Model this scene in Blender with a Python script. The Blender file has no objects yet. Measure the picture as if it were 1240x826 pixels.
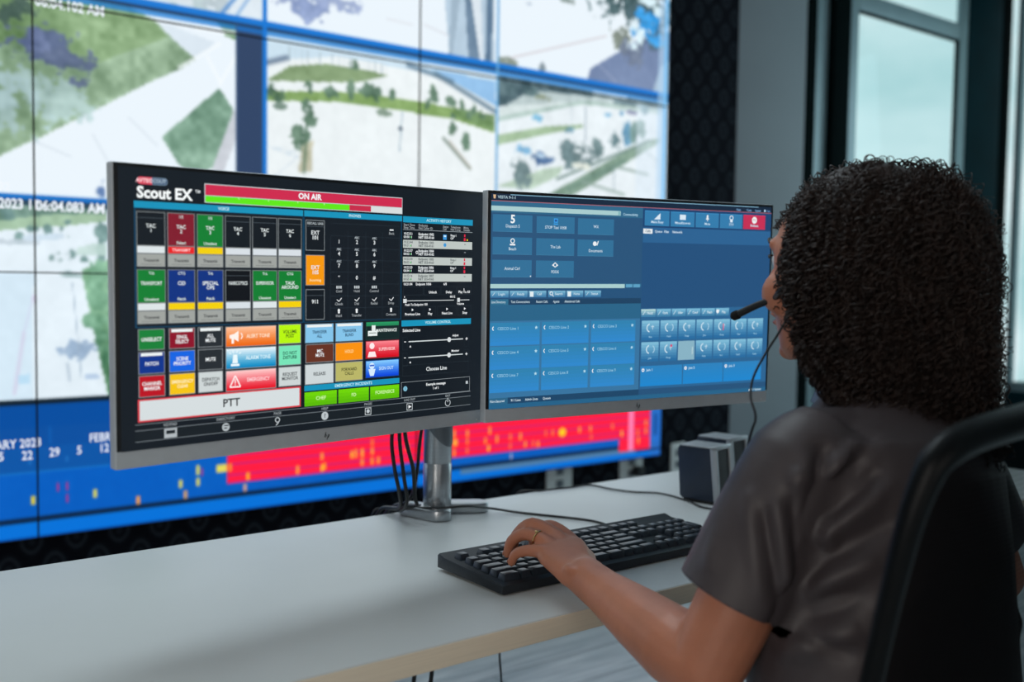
import bpy, bmesh, math, random
import numpy as np
from mathutils import Vector, Matrix, Euler

random.seed(7); rng = np.random.default_rng(7)
scene = bpy.context.scene
COL = scene.collection
R_ = math.radians

# ------------------------------------------------------------------ camera
CAM = Vector((0, 0, 1.146))
AX_R = Vector((0.7845287, -0.61993964, 0.01376775))
AX_D = Vector((-0.02379992, -0.05229014, -0.99834829))
AX_F = Vector((0.6196356, 0.78290522, -0.05577763))
FPX = 1250.0
cd = bpy.data.cameras.new('camera'); cam = bpy.data.objects.new('camera', cd); COL.objects.link(cam)
m = Matrix.Identity(4)
for i in range(3):
    m[i][0] = AX_R[i]; m[i][1] = -AX_D[i]; m[i][2] = -AX_F[i]; m[i][3] = CAM[i]
cam.matrix_world = m
cd.sensor_width = 36.0; cd.sensor_fit = 'HORIZONTAL'; cd.lens = 36.0*FPX/1240.0
cd.clip_start = .02; cd.clip_end = 100
cd.dof.use_dof = True; cd.dof.focus_distance = 1.42; cd.dof.aperture_fstop = 3.0
scene.camera = cam

# ------------------------------------------------------------------ colour management, world, lamps
scene.view_settings.view_transform = 'Standard'; scene.view_settings.look = 'None'
scene.view_settings.exposure = 0.0; scene.view_settings.gamma = 1.0
scene.view_settings.use_curve_mapping = False

w = bpy.data.worlds.new('overcast_sky'); scene.world = w; w.use_nodes = True
nt = w.node_tree; nt.nodes.clear()
wo = nt.nodes.new('ShaderNodeOutputWorld'); bg = nt.nodes.new('ShaderNodeBackground')
tc = nt.nodes.new('ShaderNodeTexCoord'); nz = nt.nodes.new('ShaderNodeTexNoise'); cr = nt.nodes.new('ShaderNodeValToRGB')
mp = nt.nodes.new('ShaderNodeMapping'); mp.inputs['Scale'].default_value = (1, 1, 2.2)
nz.inputs['Scale'].default_value = 5.0; nz.inputs['Detail'].default_value = 4
cr.color_ramp.elements[0].position = .35; cr.color_ramp.elements[0].color = (.47, .70, .73, 1)
cr.color_ramp.elements[1].position = .72; cr.color_ramp.elements[1].color = (.86, .97, 1.0, 1)
nt.links.new(tc.outputs['Generated'], mp.inputs['Vector']); nt.links.new(mp.outputs[0], nz.inputs['Vector'])
nt.links.new(nz.outputs['Fac'], cr.inputs['Fac']); nt.links.new(cr.outputs['Color'], bg.inputs['Color'])
bg.inputs['Strength'].default_value = 1.0
nt.links.new(bg.outputs[0], wo.inputs['Surface'])

def area(name, loc, target, size, size_y, power, color):
    d = bpy.data.lights.new(name, 'AREA'); d.shape = 'RECTANGLE'; d.size = size; d.size_y = size_y
    d.energy = power; d.color = color
    o = bpy.data.objects.new(name, d); COL.objects.link(o); o.location = loc
    o.rotation_euler = (Vector(target)-Vector(loc)).to_track_quat('-Z', 'Y').to_euler()
    return o
area('added_overhead_fill', (0.9, 1.8, 2.8), (0.9, 1.75, 0), 1.6, 0.7, 19, (.80, .93, 1.0))  # unseen soft light added overhead to lift desk and floor; no fixture is modelled
area('window_daylight_right', (5.1, 1.3, 1.6), (1.0, 1.2, 1.0), 1.8, 1.6, 20, (.70, .92, 1.0))
area('window_daylight_left', (-1.6, -0.15, 1.4), (0.8, 0.95, .75), 1.5, 1.2, 24, (1.0, .92, .84))

area('window_daylight_behind', (0.3, -1.95, 1.1), (0.6, 1.0, .7), 1.6, 1.2, 7, (1.0, .93, .84))
# ------------------------------------------------------------------ helpers
def ray(px, py):
    return AX_R*((px-620)/FPX) + AX_D*((py-413)/FPX) + AX_F
def on_y(px, py, y):
    r = ray(px, py); p = CAM + r*(y/r.y); return p
def lin(c):
    return tuple((v/255/12.92 if v/255 <= .04045 else ((v/255+.055)/1.055)**2.4) for v in c)

def pm(name, rgb, rough=.5, metal=0.0, var=.06, scale=40, bump=0.0, spec=.5, alpha=1.0, sss=0.0, bscale=None, stretch=None):
    """procedural principled material: noise-varied colour and optional noise bump"""
    m = bpy.data.materials.new(name); m.use_nodes = True; nt = m.node_tree
    b = nt.nodes['Principled BSDF']
    tc = nt.nodes.new('ShaderNodeTexCoord'); n = nt.nodes.new('ShaderNodeTexNoise'); n.inputs['Scale'].default_value = scale
    n.inputs['Detail'].default_value = 4
    vec = tc.outputs['Object']
    if stretch:
        mpn = nt.nodes.new('ShaderNodeMapping'); mpn.inputs['Scale'].default_value = stretch
        nt.links.new(vec, mpn.inputs['Vector']); vec = mpn.outputs[0]
    nt.links.new(vec, n.inputs['Vector'])
    r = nt.nodes.new('ShaderNodeValToRGB'); c = lin(rgb)
    r.color_ramp.elements[0].position = .3; r.color_ramp.elements[1].position = .7
    r.color_ramp.elements[0].color = tuple(max(0, v*(1-var)) for v in c)+(1,)
    r.color_ramp.elements[1].color = tuple(min(1, v*(1+var)) for v in c)+(1,)
    nt.links.new(n.outputs['Fac'], r.inputs['Fac']); nt.links.new(r.outputs['Color'], b.inputs['Base Color'])
    b.inputs['Roughness'].default_value = rough; b.inputs['Metallic'].default_value = metal
    b.inputs['Specular IOR Level'].default_value = spec; b.inputs['Alpha'].default_value = alpha
    if sss: b.inputs['Subsurface Weight'].default_value = sss; b.inputs['Subsurface Radius'].default_value = (.012, .005, .003); b.inputs['Subsurface Scale'].default_value = 1.0
    if bump:
        n2 = nt.nodes.new('ShaderNodeTexNoise'); n2.inputs['Scale'].default_value = bscale or scale*4; n2.inputs['Detail'].default_value = 3
        nt.links.new(vec, n2.inputs['Vector'])
        bp = nt.nodes.new('ShaderNodeBump'); bp.inputs['Strength'].default_value = bump; bp.inputs['Distance'].default_value = .002
        nt.links.new(n2.outputs['Fac'], bp.inputs['Height']); nt.links.new(bp.outputs[0], b.inputs['Normal'])
    return m

def screen_mat(name, strength, rough, spec=.5):
    """lit display: the picture is a colour attribute painted by the code below and emitted by the panel"""
    m = bpy.data.materials.new(name); m.use_nodes = True; nt = m.node_tree; b = nt.nodes['Principled BSDF']
    a = nt.nodes.new('ShaderNodeAttribute'); a.attribute_name = 'picture'
    b.inputs['Base Color'].default_value = (.004, .004, .005, 1); b.inputs['Roughness'].default_value = rough
    b.inputs['Specular IOR Level'].default_value = spec
    nt.links.new(a.outputs['Color'], b.inputs['Emission Color']); b.inputs['Emission Strength'].default_value = strength
    return m

def thing(name, label, cat, loc=(0, 0, 0), rotz=0.0, group=None, mat=None):
    o = bpy.data.objects.new(name, None); COL.objects.link(o); o.empty_display_size = .05
    if mat is not None: o.matrix_world = mat
    else: o.location = loc; o.rotation_euler = (0, 0, rotz)
    o['label'] = label; o['category'] = cat
    if group: o['group'] = group
    return o
def tag(o, label, cat, group=None):
    o['label'] = label; o['category'] = cat
    if group: o['group'] = group
    return o
def local_matrix(o):
    return Matrix.LocRotScale(o.location, o.rotation_euler.to_quaternion(), o.scale)
def world_of(o):
    M = local_matrix(o)
    while o.parent: o = o.parent; M = local_matrix(o) @ M
    return M

class Geo:
    def __init__(s): s.v = []; s.f = []; s.c = []; s.m = []; s.T = Matrix.Identity(4); s.mi = 0
    def add(s, vs, fs, col=None):
        n = len(s.v); s.v += [s.T @ Vector(v) for v in vs]
        for f in fs: s.f.append([n+i for i in f]); s.c.append(col); s.m.append(s.mi)
    def box(s, c, d, rz=0.0, taper=1.0, bev=0.0, rot=None):
        """bevelled box centre c, size d"""
        bm = bmesh.new(); bmesh.ops.create_cube(bm, size=1)
        for v in bm.verts:
            k = taper if v.co.z > 0 else 1
            v.co = Vector((v.co.x*d[0]*k, v.co.y*d[1]*k, v.co.z*d[2]))
        if bev: bmesh.ops.bevel(bm, geom=bm.edges[:], offset=bev, segments=3, profile=.5, affect='EDGES')
        M = Matrix.Translation(c) @ (rot.to_matrix().to_4x4() if rot else Matrix.Rotation(rz, 4, 'Z'))
        bm.verts.ensure_lookup_table()
        s.add([M @ v.co for v in bm.verts], [[v.index for v in f.verts] for f in bm.faces]); bm.free()
    def prism(s, poly, z0, z1, bev=0.0, M=None):
        bm = bmesh.new(); vs = [bm.verts.new((p[0], p[1], z0)) for p in poly]; f = bm.faces.new(vs)
        r = bmesh.ops.extrude_face_region(bm, geom=[f])
        for e in r['geom']:
            if isinstance(e, bmesh.types.BMVert): e.co.z = z1
        bmesh.ops.recalc_face_normals(bm, faces=bm.faces[:])
        if bev:
            es = [e for e in bm.edges if abs(e.verts[0].co.z-e.verts[1].co.z) < 1e-6]
            bmesh.ops.bevel(bm, geom=es, offset=bev, segments=2, profile=.5, affect='EDGES')
        bm.verts.index_update(); M = M or Matrix.Identity(4)
        s.add([M @ v.co for v in bm.verts], [[v.index for v in f.verts] for f in bm.faces]); bm.free()
    def tube(s, pts, r, n=10, closed=False, smooth=0):
        pts = [Vector(p) for p in pts]
        if smooth:
            out = []; N = len(pts)
            rng_ = range(N if closed else N-1)
            for i in rng_:
                p0 = pts[(i-1) % N] if (closed or i > 0) else pts[i]*2-pts[i+1]
                p1 = pts[i]; p2 = pts[(i+1) % N]
                p3 = pts[(i+2) % N] if (closed or i < N-2) else p2*2-p1
                for k in range(smooth):
                    t = k/smooth
                    out.append(.5*((2*p1)+(-p0+p2)*t+(2*p0-5*p1+4*p2-p3)*t*t+(-p0+3*p1-3*p2+p3)*t**3))
            if not closed: out.append(pts[-1])
            if not isinstance(r, (int, float)):
                rr = []; 
                for i in range(len(out)):
                    u = i/smooth; a = int(u) % N; b = (a+1) % N if closed else min(a+1, N-1); rr.append(r[a]*(1-(u-int(u)))+r[b]*(u-int(u)))
                r = rr
            pts = out
        N = len(pts); rad = [r]*N if isinstance(r, (int, float)) else r
        t0 = (pts[1]-pts[0]).normalized(); up = Vector((0, 0, 1)) if abs(t0.z) < .9 else Vector((1, 0, 0))
        nrm = t0.cross(up).normalized(); vs = []; fs = []
        for i in range(N):
            a = pts[(i-1) % N] if (closed or i > 0) else pts[i]; b = pts[(i+1) % N] if (closed or i < N-1) else pts[i]
            t = (b-a).normalized(); nrm = (nrm-t*nrm.dot(t)).normalized(); bn = t.cross(nrm)
            for k in range(n):
                an = 2*math.pi*k/n; vs.append(pts[i]+(nrm*math.cos(an)+bn*math.sin(an))*rad[i])
        for i in range(N if closed else N-1):
            j = (i+1) % N
            for k in range(n): fs.append([i*n+k, i*n+(k+1) % n, j*n+(k+1) % n, j*n+k])
        if not closed: fs.append(list(range(n))[::-1]); fs.append([(N-1)*n+k for k in range(n)])
        s.add(vs, fs)
    def lathe(s, prof, n=32, M=None):
        M = M or Matrix.Identity(4); vs = []; fs = []
        for (r, z) in prof:
            for k in range(n):
                a = 2*math.pi*k/n; vs.append(M @ Vector((r*math.cos(a), r*math.sin(a), z)))
        for i in range(len(prof)-1):
            for k in range(n): fs.append([i*n+k, i*n+(k+1) % n, (i+1)*n+(k+1) % n, (i+1)*n+k])
        fs.append(list(range(n))[::-1]); fs.append([(len(prof)-1)*n+k for k in range(n)])
        s.add(vs, fs)
    def loft(s, secs, n=28):
        """secs: (centre, half-width vector, half-depth vector, exponent)"""
        vs = []; fs = []
        for (c, A, B, e) in secs:
            c = Vector(c); A = Vector(A); B = Vector(B)
            for k in range(n):
                a = 2*math.pi*k/n; ca, sa = math.cos(a), math.sin(a)
                vs.append(c+A*math.copysign(abs(ca)**e, ca)+B*math.copysign(abs(sa)**e, sa))
        N = len(secs)
        for i in range(N-1):
            for k in range(n): fs.append([i*n+k, i*n+(k+1) % n, (i+1)*n+(k+1) % n, (i+1)*n+k])
        fs.append(list(range(n))[::-1]); fs.append([(N-1)*n+k for k in range(n)])
        s.add(vs, fs)
    def ball(s, c, r, M=None, seg=20):
        c = Vector(c); r = Vector(r) if not isinstance(r, (int, float)) else Vector((r, r, r)); vs = []; fs = []
        rg = seg//2
        vs.append((0, 0, 1))
        for i in range(1, rg):
            th = math.pi*i/rg
            for k in range(seg):
                a = 2*math.pi*k/seg; vs.append((math.sin(th)*math.cos(a), math.sin(th)*math.sin(a), math.cos(th)))
        vs.append((0, 0, -1)); L = len(vs)-1
        for k in range(seg): fs.append([0, 1+k, 1+(k+1) % seg]); fs.append([L, L-seg+(k+1) % seg, L-seg+k])
        for i in range(rg-2):
            for k in range(seg): a = 1+i*seg; fs.append([a+k, a+seg+k, a+seg+(k+1) % seg, a+(k+1) % seg])
        M3 = M or Matrix.Identity(3)
        s.add([c + M3 @ Vector((v[0]*r.x, v[1]*r.y, v[2]*r.z)) for v in vs], fs)
    # flat coloured polygons for displays (x right mm, y down mm, layer)
    def poly(s, pts, col, z=0):
        s.add([(p[0], z, p[1]) for p in pts], [list(range(len(pts)))], col)
    def mesh(s, name, smooth=False, col=False, sharp=35):
        me = bpy.data.meshes.new(name); me.from_pydata([tuple(v) for v in s.v], [], s.f); me.update()
        if col:
            at = me.color_attributes.new('picture', 'FLOAT_COLOR', 'CORNER'); data = np.zeros((len(me.loops), 4), np.float32); i = 0
            for f, c in zip(s.f, s.c): data[i:i+len(f), :3] = lin(c or (0, 0, 0)); i += len(f)
            data[:, 3] = 1; at.data.foreach_set('color', data.ravel())
        if smooth:
            me.polygons.foreach_set('use_smooth', [True]*len(me.polygons)); me.set_sharp_from_angle(angle=R_(sharp))
        me.polygons.foreach_set('material_index', s.m)
        return me
    def build(s, name, mats, parent=None, smooth=True, world=False, col=False, sharp=35, kind=None, fix=True):
        if parent is not None and world:
            M = world_of(parent).inverted(); s.v = [M @ Vector(v) for v in s.v]
        me = s.mesh(name, smooth, col, sharp)
        if fix and not col:
            bm = bmesh.new(); bm.from_mesh(me); bmesh.ops.recalc_face_normals(bm, faces=bm.faces[:]); bm.to_mesh(me); bm.free()
        for mm in (mats if isinstance(mats, (list, tuple)) else [mats]): me.materials.append(mm)
        o = bpy.data.objects.new(name, me); COL.objects.link(o)
        if parent is not None: o.parent = parent
        if kind: o['kind'] = kind
        return o
def struct(name, g, mats, parent=None, **k):
    o = g.build(name, mats, parent, **k); o['kind'] = 'structure'; return o

# text as flat geometry: requests are collected and turned into polygons in one pass
TEXTQ = []
def text(geo, s, x, y, size, col, layer=0, align='LEFT', bold=0.0, frame=None, sx=1.0):
    TEXTQ.append((geo, s, x, y, size, col, layer, align, bold, frame, sx))
def flush_text():
    obs = []
    for q in TEXTQ:
        cu = bpy.data.curves.new('tx', 'FONT'); cu.body = q[1]; cu.size = q[4]; cu.align_x = q[7]; cu.align_y = 'CENTER'
        cu.offset = q[8]*q[4]; cu.resolution_u = 2; cu.fill_mode = 'FRONT'
        o = bpy.data.objects.new('tx', cu); COL.objects.link(o); obs.append(o)
    bpy.context.view_layer.update(); dg = bpy.context.evaluated_depsgraph_get()
    for q, o in zip(TEXTQ, obs):
        me = o.evaluated_get(dg).to_mesh(); geo, s, x, y, size, col, layer, al, bo, frame, sx = q
        vs = []
        for v in me.vertices:
            X, Y = v.co.x*sx, v.co.y
            vs.append(frame(x+X, y+Y, layer) if frame else (x+X, layer, y-Y))
        if vs: geo.add(vs, [list(p.vertices) for p in me.polygons], col)
        o.evaluated_get(dg).to_mesh_clear()
    for o in obs:
        cu = o.data; bpy.data.objects.remove(o); bpy.data.curves.remove(cu)
    TEXTQ.clear()
# ------------------------------------------------------------------ materials
M = dict(
    laminate=pm('desk_laminate', (205, 208, 208), .42, var=.02, scale=6, bump=.03, bscale=300),
    edge=pm('desk_edge_band', (236, 222, 200), .5, var=.04, scale=12, stretch=(1, 8, 40)),
    silver=pm('silver_plastic', (186, 192, 198), .42, .1, .03, 60),
    silver_dark=pm('grey_side_plastic', (88, 94, 104), .4, .2, .04, 60),
    bezel=pm('black_bezel', (16, 18, 22), .4, 0, .1, 60),
    alu=pm('brushed_aluminium', (176, 180, 184), .3, .85, .06, 30, .08, stretch=(1, 1, 30)),
    alu_dark=pm('grey_collar_plastic', (104, 110, 116), .4, .3, .05, 50),
    black=pm('black_plastic', (20, 22, 26), .42, 0, .15, 80, .05),
    kb=pm('keyboard_plastic', (25, 31, 38), .42, 0, .12, 120, .08),
    key=pm('key_plastic', (38, 47, 57), .3, 0, .12, 200, .06),
    rubber=pm('cable_rubber', (14, 16, 18), .45, 0, .1, 80),
    wallgrey=pm('grey_painted_wall', (122, 130, 136), .7, 0, .03, 5, .05, bscale=200),
    white_wall=pm('painted_wall', (170, 175, 178), .75, 0, .03, 5),
    ceiling=pm('ceiling_paint', (200, 204, 206), .8, 0, .03, 5),
    frame_green=pm('dark_green_frame', (10, 42, 49), .7, 0, .12, 8, spec=.05),
    frame_black=pm('dark_recess_frame', (4, 14, 15), .8, 0, .12, 8, spec=.02),
    frame_alu=pm('pale_window_sash', (128, 150, 156), .45, .2, .05, 10),
    outlet=pm('ivory_wall_plate', (215, 218, 216), .4, 0, .03, 40),
    speaker_body=pm('speaker_navy_plastic', (22, 36, 56), .4, 0, .08, 60),
    speaker_trim=pm('speaker_grey_trim', (160, 166, 172), .4, .3, .04, 60),
    grille=pm('speaker_grille', (30, 34, 38), .7, 0, .3, 300, .4),
    skin=pm('skin', (184, 118, 90), .46, 0, .10, 22, .12, sss=.12, bscale=350),
    lip=pm('lip_skin', (150, 84, 80), .4, 0, .08, 40),
    eye=pm('eye_white', (225, 222, 218), .2, 0, .03, 80),
    iris=pm('dark_iris', (40, 26, 20), .15, 0, .1, 300),
    nail=pm('nail', (196, 148, 134), .25, 0, .05, 80),
    hair=pm('dark_hair', (46, 35, 31), .5, 0, .5, 60, spec=.35),
    shirt=pm('charcoal_knit', (68, 60, 62), .5, 0, .06, 30, .15, spec=.45, bscale=900),
    collar=pm('collar_knit', (98, 110, 130), .7, 0, .06, 30, .2, bscale=900),
    trousers=pm('dark_trousers', (28, 30, 36), .8, 0, .1, 40, .2, bscale=700),
    shoe=pm('black_shoe', (18, 18, 20), .4, 0, .1, 40),
    gold=pm('gold_ring', (225, 190, 130), .22, 1.0, .04, 80),
    chair=pm('chair_black_frame', (5, 7, 9), .42, 0, .12, 50, spec=.16),
    foam=pm('foam_windscreen', (14, 14, 15), .95, 0, .3, 300, .5),
)
# chair mesh: dark woven net that lets part of the light through
cm = bpy.data.materials.new('chair_net'); cm.use_nodes = True; nt = cm.node_tree; b = nt.nodes['Principled BSDF']
b.inputs['Base Color'].default_value = (.0012, .0018, .0024, 1); b.inputs['Roughness'].default_value = .9; b.inputs['Specular IOR Level'].default_value = .03
tr = nt.nodes.new('ShaderNodeBsdfTransparent'); mx = nt.nodes.new('ShaderNodeMixShader')
wv = nt.nodes.new('ShaderNodeTexWave'); wv.inputs['Scale'].default_value = 60; wv.bands_direction = 'Z'
tcn = nt.nodes.new('ShaderNodeTexCoord'); nt.links.new(tcn.outputs['Object'], wv.inputs['Vector'])
mr = nt.nodes.new('ShaderNodeMapRange'); mr.inputs['To Min'].default_value = .15; mr.inputs['To Max'].default_value = .24
nt.links.new(wv.outputs['Fac'], mr.inputs['Value']); nt.links.new(mr.outputs[0], mx.inputs['Fac'])
nt.links.new(b.outputs[0], mx.inputs[1]); nt.links.new(tr.outputs[0], mx.inputs[2])
nt.links.new(mx.outputs[0], nt.nodes['Material Output'].inputs['Surface']); M['net'] = cm
# black wallpaper with faint damask lozenges
wm = bpy.data.materials.new('black_damask_wallpaper'); wm.use_nodes = True; nt = wm.node_tree; b = nt.nodes['Principled BSDF']
tcn = nt.nodes.new('ShaderNodeTexCoord'); sp = nt.nodes.new('ShaderNodeSeparateXYZ'); nt.links.new(tcn.outputs['Object'], sp.inputs[0])
def mth(op, a, bb=None):
    n = nt.nodes.new('ShaderNodeMath'); n.operation = op
    for i, v in enumerate((a, bb)):
        if v is None: continue
        if isinstance(v, (int, float)): n.inputs[i].default_value = v
        else: nt.links.new(v, n.inputs[i])
    return n.outputs[0]
fx = mth('COSINE', mth('MULTIPLY', sp.outputs['X'], 2*math.pi/.105)); fz = mth('COSINE', mth('MULTIPLY', sp.outputs['Z'], 2*math.pi/.125))
dm = mth('ABSOLUTE', mth('MULTIPLY', mth('ADD', fx, fz), .5)); sm_ = mth('SINE', mth('MULTIPLY', dm, 13.0))
dsum = mth('MULTIPLY', mth('GREATER_THAN', dm, .28), mth('ADD', mth('MULTIPLY', sm_, .5), .6))
crw = nt.nodes.new('ShaderNodeValToRGB'); crw.color_ramp.elements[0].color = (.0045, .0055, .009, 1); crw.color_ramp.elements[1].color = (.021, .026, .034, 1)
nt.links.new(dsum, crw.inputs['Fac']); nt.links.new(crw.outputs[0], b.inputs['Base Color']); b.inputs['Roughness'].default_value = .9; b.inputs['Specular IOR Level'].default_value = .06
M['damask'] = wm
# grey wood-look floor
fm = bpy.data.materials.new('grey_plank_floor'); fm.use_nodes = True; nt = fm.node_tree; b = nt.nodes['Principled BSDF']
tcn = nt.nodes.new('ShaderNodeTexCoord'); mpn = nt.nodes.new('ShaderNodeMapping'); mpn.inputs['Scale'].default_value = (1.2, 14, 1)
nn = nt.nodes.new('ShaderNodeTexNoise'); nn.inputs['Scale'].default_value = 2.2; nn.inputs['Detail'].default_value = 5; nn.inputs['Distortion'].default_value = .6
nt.links.new(tcn.outputs['Object'], mpn.inputs[0]); nt.links.new(mpn.outputs[0], nn.inputs['Vector'])
cf = nt.nodes.new('ShaderNodeValToRGB'); cf.color_ramp.elements[0].position = .3; cf.color_ramp.elements[0].color = lin((165, 178, 184))+(1,)
cf.color_ramp.elements[1].position = .7; cf.color_ramp.elements[1].color = lin((232, 238, 240))+(1,)
nt.links.new(nn.outputs['Fac'], cf.inputs['Fac'])
bt = nt.nodes.new('ShaderNodeTexBrick'); bt.inputs['Scale'].default_value = 1.0; bt.inputs['Brick Width'].default_value = 1.2; bt.inputs['Row Height'].default_value = .18
bt.inputs['Mortar Size'].default_value = .003; bt.inputs['Color1'].default_value = (1, 1, 1, 1); bt.inputs['Color2'].default_value = (.85, .86, .87, 1); bt.inputs['Mortar'].default_value = (.4, .42, .45, 1)
nt.links.new(tcn.outputs['Object'], bt.inputs['Vector'])
mu = nt.nodes.new('ShaderNodeMixRGB'); mu.blend_type = 'MULTIPLY'; mu.inputs[0].default_value = 1
nt.links.new(cf.outputs[0], mu.inputs[1]); nt.links.new(bt.outputs['Color'], mu.inputs[2]); nt.links.new(mu.outputs[0], b.inputs['Base Color'])
b.inputs['Roughness'].default_value = .4; M['floor'] = fm
# window glass (thin pane)
gm = bpy.data.materials.new('tinted_glass'); gm.use_nodes = True; nt = gm.node_tree; b = nt.nodes['Principled BSDF']
tr = nt.nodes.new('ShaderNodeBsdfTransparent'); tr.inputs[0].default_value = (.90, .97, .97, 1); gl = nt.nodes.new('ShaderNodeBsdfGlossy'); gl.inputs['Roughness'].default_value = .02
gn = nt.nodes.new('ShaderNodeTexNoise'); gn.inputs['Scale'].default_value = 3
mrg = nt.nodes.new('ShaderNodeMapRange'); mrg.inputs['To Min'].default_value = .008; mrg.inputs['To Max'].default_value = .02; nt.links.new(gn.outputs['Fac'], mrg.inputs['Value'])
mx = nt.nodes.new('ShaderNodeMixShader'); nt.links.new(mrg.outputs[0], mx.inputs[0]); nt.links.new(tr.outputs[0], mx.inputs[1]); nt.links.new(gl.outputs[0], mx.inputs[2])
nt.links.new(mx.outputs[0], nt.nodes['Material Output'].inputs['Surface']); M['glass'] = gm
M['wall_screen'] = screen_mat('video_wall_picture', 1.03, .55, .15)
M['mon_screen'] = screen_mat('monitor_picture', 1.0, .38, .45)

# ------------------------------------------------------------------ room
WY = 2.6
g = Geo(); g.box((2.0, 0.4, -.05), (7.4, 5.0, .1)); struct('floor', g, M['floor'], smooth=False)
g = Geo(); g.box((-1.76, 0.4, 1.5), (.12, 5.0, 3.0)); struct('wall_left', g, M['white_wall'], smooth=False)
g = Geo(); g.box((2.0, -2.16, 1.5), (7.4, .12, 3.0)); struct('wall_front', g, M['white_wall'], smooth=False)
g = Geo(); g.box((2.0, 0.4, 3.05), (7.4, 5.0, .1)); struct('ceiling', g, M['ceiling'], smooth=False)
WB = WY + .075                                               # wall face behind the video wall
KW_ = WB/WY
XC = 3.138*KW_; XD = 3.558*KW_
g = Geo(); g.box(((-1.7+XC)/2, WB+.06, 1.5), (XC+1.7, .12, 3.0)); struct('wall_back', g, M['damask'], smooth=False)
g = Geo(); g.box(((XC+XD)/2, WB+.097, 1.5), (XD-XC, .2, 3.0), bev=.003); struct('wall_corner', g, M['wallgrey'])
# window 1: next to the grey wall, in the same plane
def wx(x): return x*KW_
def wz(z): return 1.146+(z-1.146)*KW_
def bx(g, x0, x1, z0, z1, y0, d, bev=.003): g.box(((x0+x1)/2, WB+y0+d/2, (z0+z1)/2), (x1-x0, d, z1-z0), bev=bev)
g = Geo()
bx(g, XD, wx(3.632), 0, 3, .0, .14); bx(g, wx(3.752), wx(3.868), 0, 3, .0, .14)
bx(g, XD, wx(4.835), 2.93, 3, .02, .12); bx(g, XD, wx(4.835), 0, .34, .0, .14)
wf = struct('window_1', g, M['frame_black'])
g = Geo()
bx(g, wx(3.868), wx(3.93), .34, 2.93, .004, .02); bx(g, wx(4.755), wx(4.835), .34, 2.93, .004, .02)
bx(g, wx(3.93), wx(4.755), wz(2.334), wz(2.41), .004, .02); bx(g, wx(3.93), wx(4.755), .34, .40, .004, .02)
g.build('sash', M['frame_alu'], wf)
g = Geo(); bx(g, wx(3.932), wx(4.753), wz(2.322), wz(2.333), .003, .016, .001); bx(g, wx(4.738), wx(4.7545), .40, wz(2.33), .003, .016, .001); g.build('gasket', M['frame_black'], wf)
g = Geo(); bx(g, wx(3.93), wx(4.74), .40, wz(2.334), .012, .005, 0); bx(g, wx(3.93), wx(4.755), wz(2.41), 2.93, .012, .005, 0); g.build('pane', M['glass'], wf, smooth=False)
g = Geo(); bx(g, wx(3.632), wx(3.752), .34, 2.93, .03, .02); g.build('side_panel', M['frame_alu'], wf)
# corner pillar and side wall with window 2
SX = 5.22*KW_
g = Geo(); bx(g, wx(4.835), SX-.06, 0, 3, .0, .03); struct('trim_1', g, M['frame_green'])
g = Geo(); bx(g, SX-.06, SX+.05, 0, 3, .005, .03); struct('trim_2', g, M['frame_black'])
g = Geo()
g.box((SX+.08, -0.95, 1.5), (.12, 2.3, 3.0)); g.box((SX+.08, 1.42, .31), (.12, 2.44, .62)); g.box((SX+.08, 1.42, 2.85), (.12, 2.44, .3))
struct('wall_right', g, M['frame_green'], smooth=False)
g = Geo()
g.box((SX+.03, 2.615, 1.66), (.04, .03, 2.08), bev=.004); g.box((SX+.06, .225, 1.66), (.1, .05, 2.08), bev=.004)
g.box((SX+.06, 1.42, .645), (.1, 2.34, .05), bev=.004); g.box((SX+.06, 1.42, 2.675), (.1, 2.34, .05), bev=.004)
wf2 = struct('window_2', g, M['frame_alu'])
g = Geo(); g.box((SX+.07, 1.42, 1.66), (.006, 2.34, 2.0)); g.build('pane', M['glass'], wf2, smooth=False)

# ------------------------------------------------------------------ the picture on the video wall
X0, X1, Z0, Z1 = -.447, 2.757, .525, 2.416
STEP = .0042
NX = int(round((X1-X0)/STEP)); NZ = int(round((Z1-Z0)/STEP))
IMG = np.zeros((NZ, NX, 3)); IMG[:] = np.array((234, 243, 250))
GX, GZ = np.meshgrid(X0+(np.arange(NX)+.5)*(X1-X0)/NX, Z1-(np.arange(NZ)+.5)*(Z1-Z0)/NZ)
def vnoise(scale, seed):
    r = np.random.default_rng(seed); n = r.random((int((Z1-Z0)/scale)+3, int((X1-X0)/scale)+3))
    u = (GX-X0)/scale; v = (Z1-GZ)/scale; i = u.astype(int); j = v.astype(int); fu = u-i; fv = v-j
    fu = fu*fu*(3-2*fu); fv = fv*fv*(3-2*fv)
    return (n[j, i]*(1-fu)+n[j, i+1]*fu)*(1-fv)+(n[j+1, i]*(1-fu)+n[j+1, i+1]*fu)*fv-.5
NO = {k: vnoise(k, int(k*1000)) for k in (.25, .08, .03, .014, .008)}
NMIX = NO[.25]*.7+NO[.08]*.7+NO[.03]*.7+NO[.014]*.7
RAG = NO[.08]*.8+NO[.03]*1.3+NO[.014]*1.1+NO[.008]*.9
def wpt(px, py):
    p = on_y(px, py, WY); return p.x, p.z
def blend(mask, col, amp=0.0, a=1.0):
    c = np.array(col, float)+NMIX[..., None]*amp
    IMG[:] = IMG*(1-(mask*a)[..., None])+c*(mask*a)[..., None]
def inpoly(P):
    ins = np.zeros(GX.shape, bool); n = len(P)
    for i in range(n):
        (xa, za), (xb, zb) = P[i], P[(i+1) % n]
        if abs(zb-za) < 1e-9: continue
        c = ((za > GZ) != (zb > GZ)) & (GX < (xb-xa)*(GZ-za)/(zb-za)+xa); ins ^= c
    return ins
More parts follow.
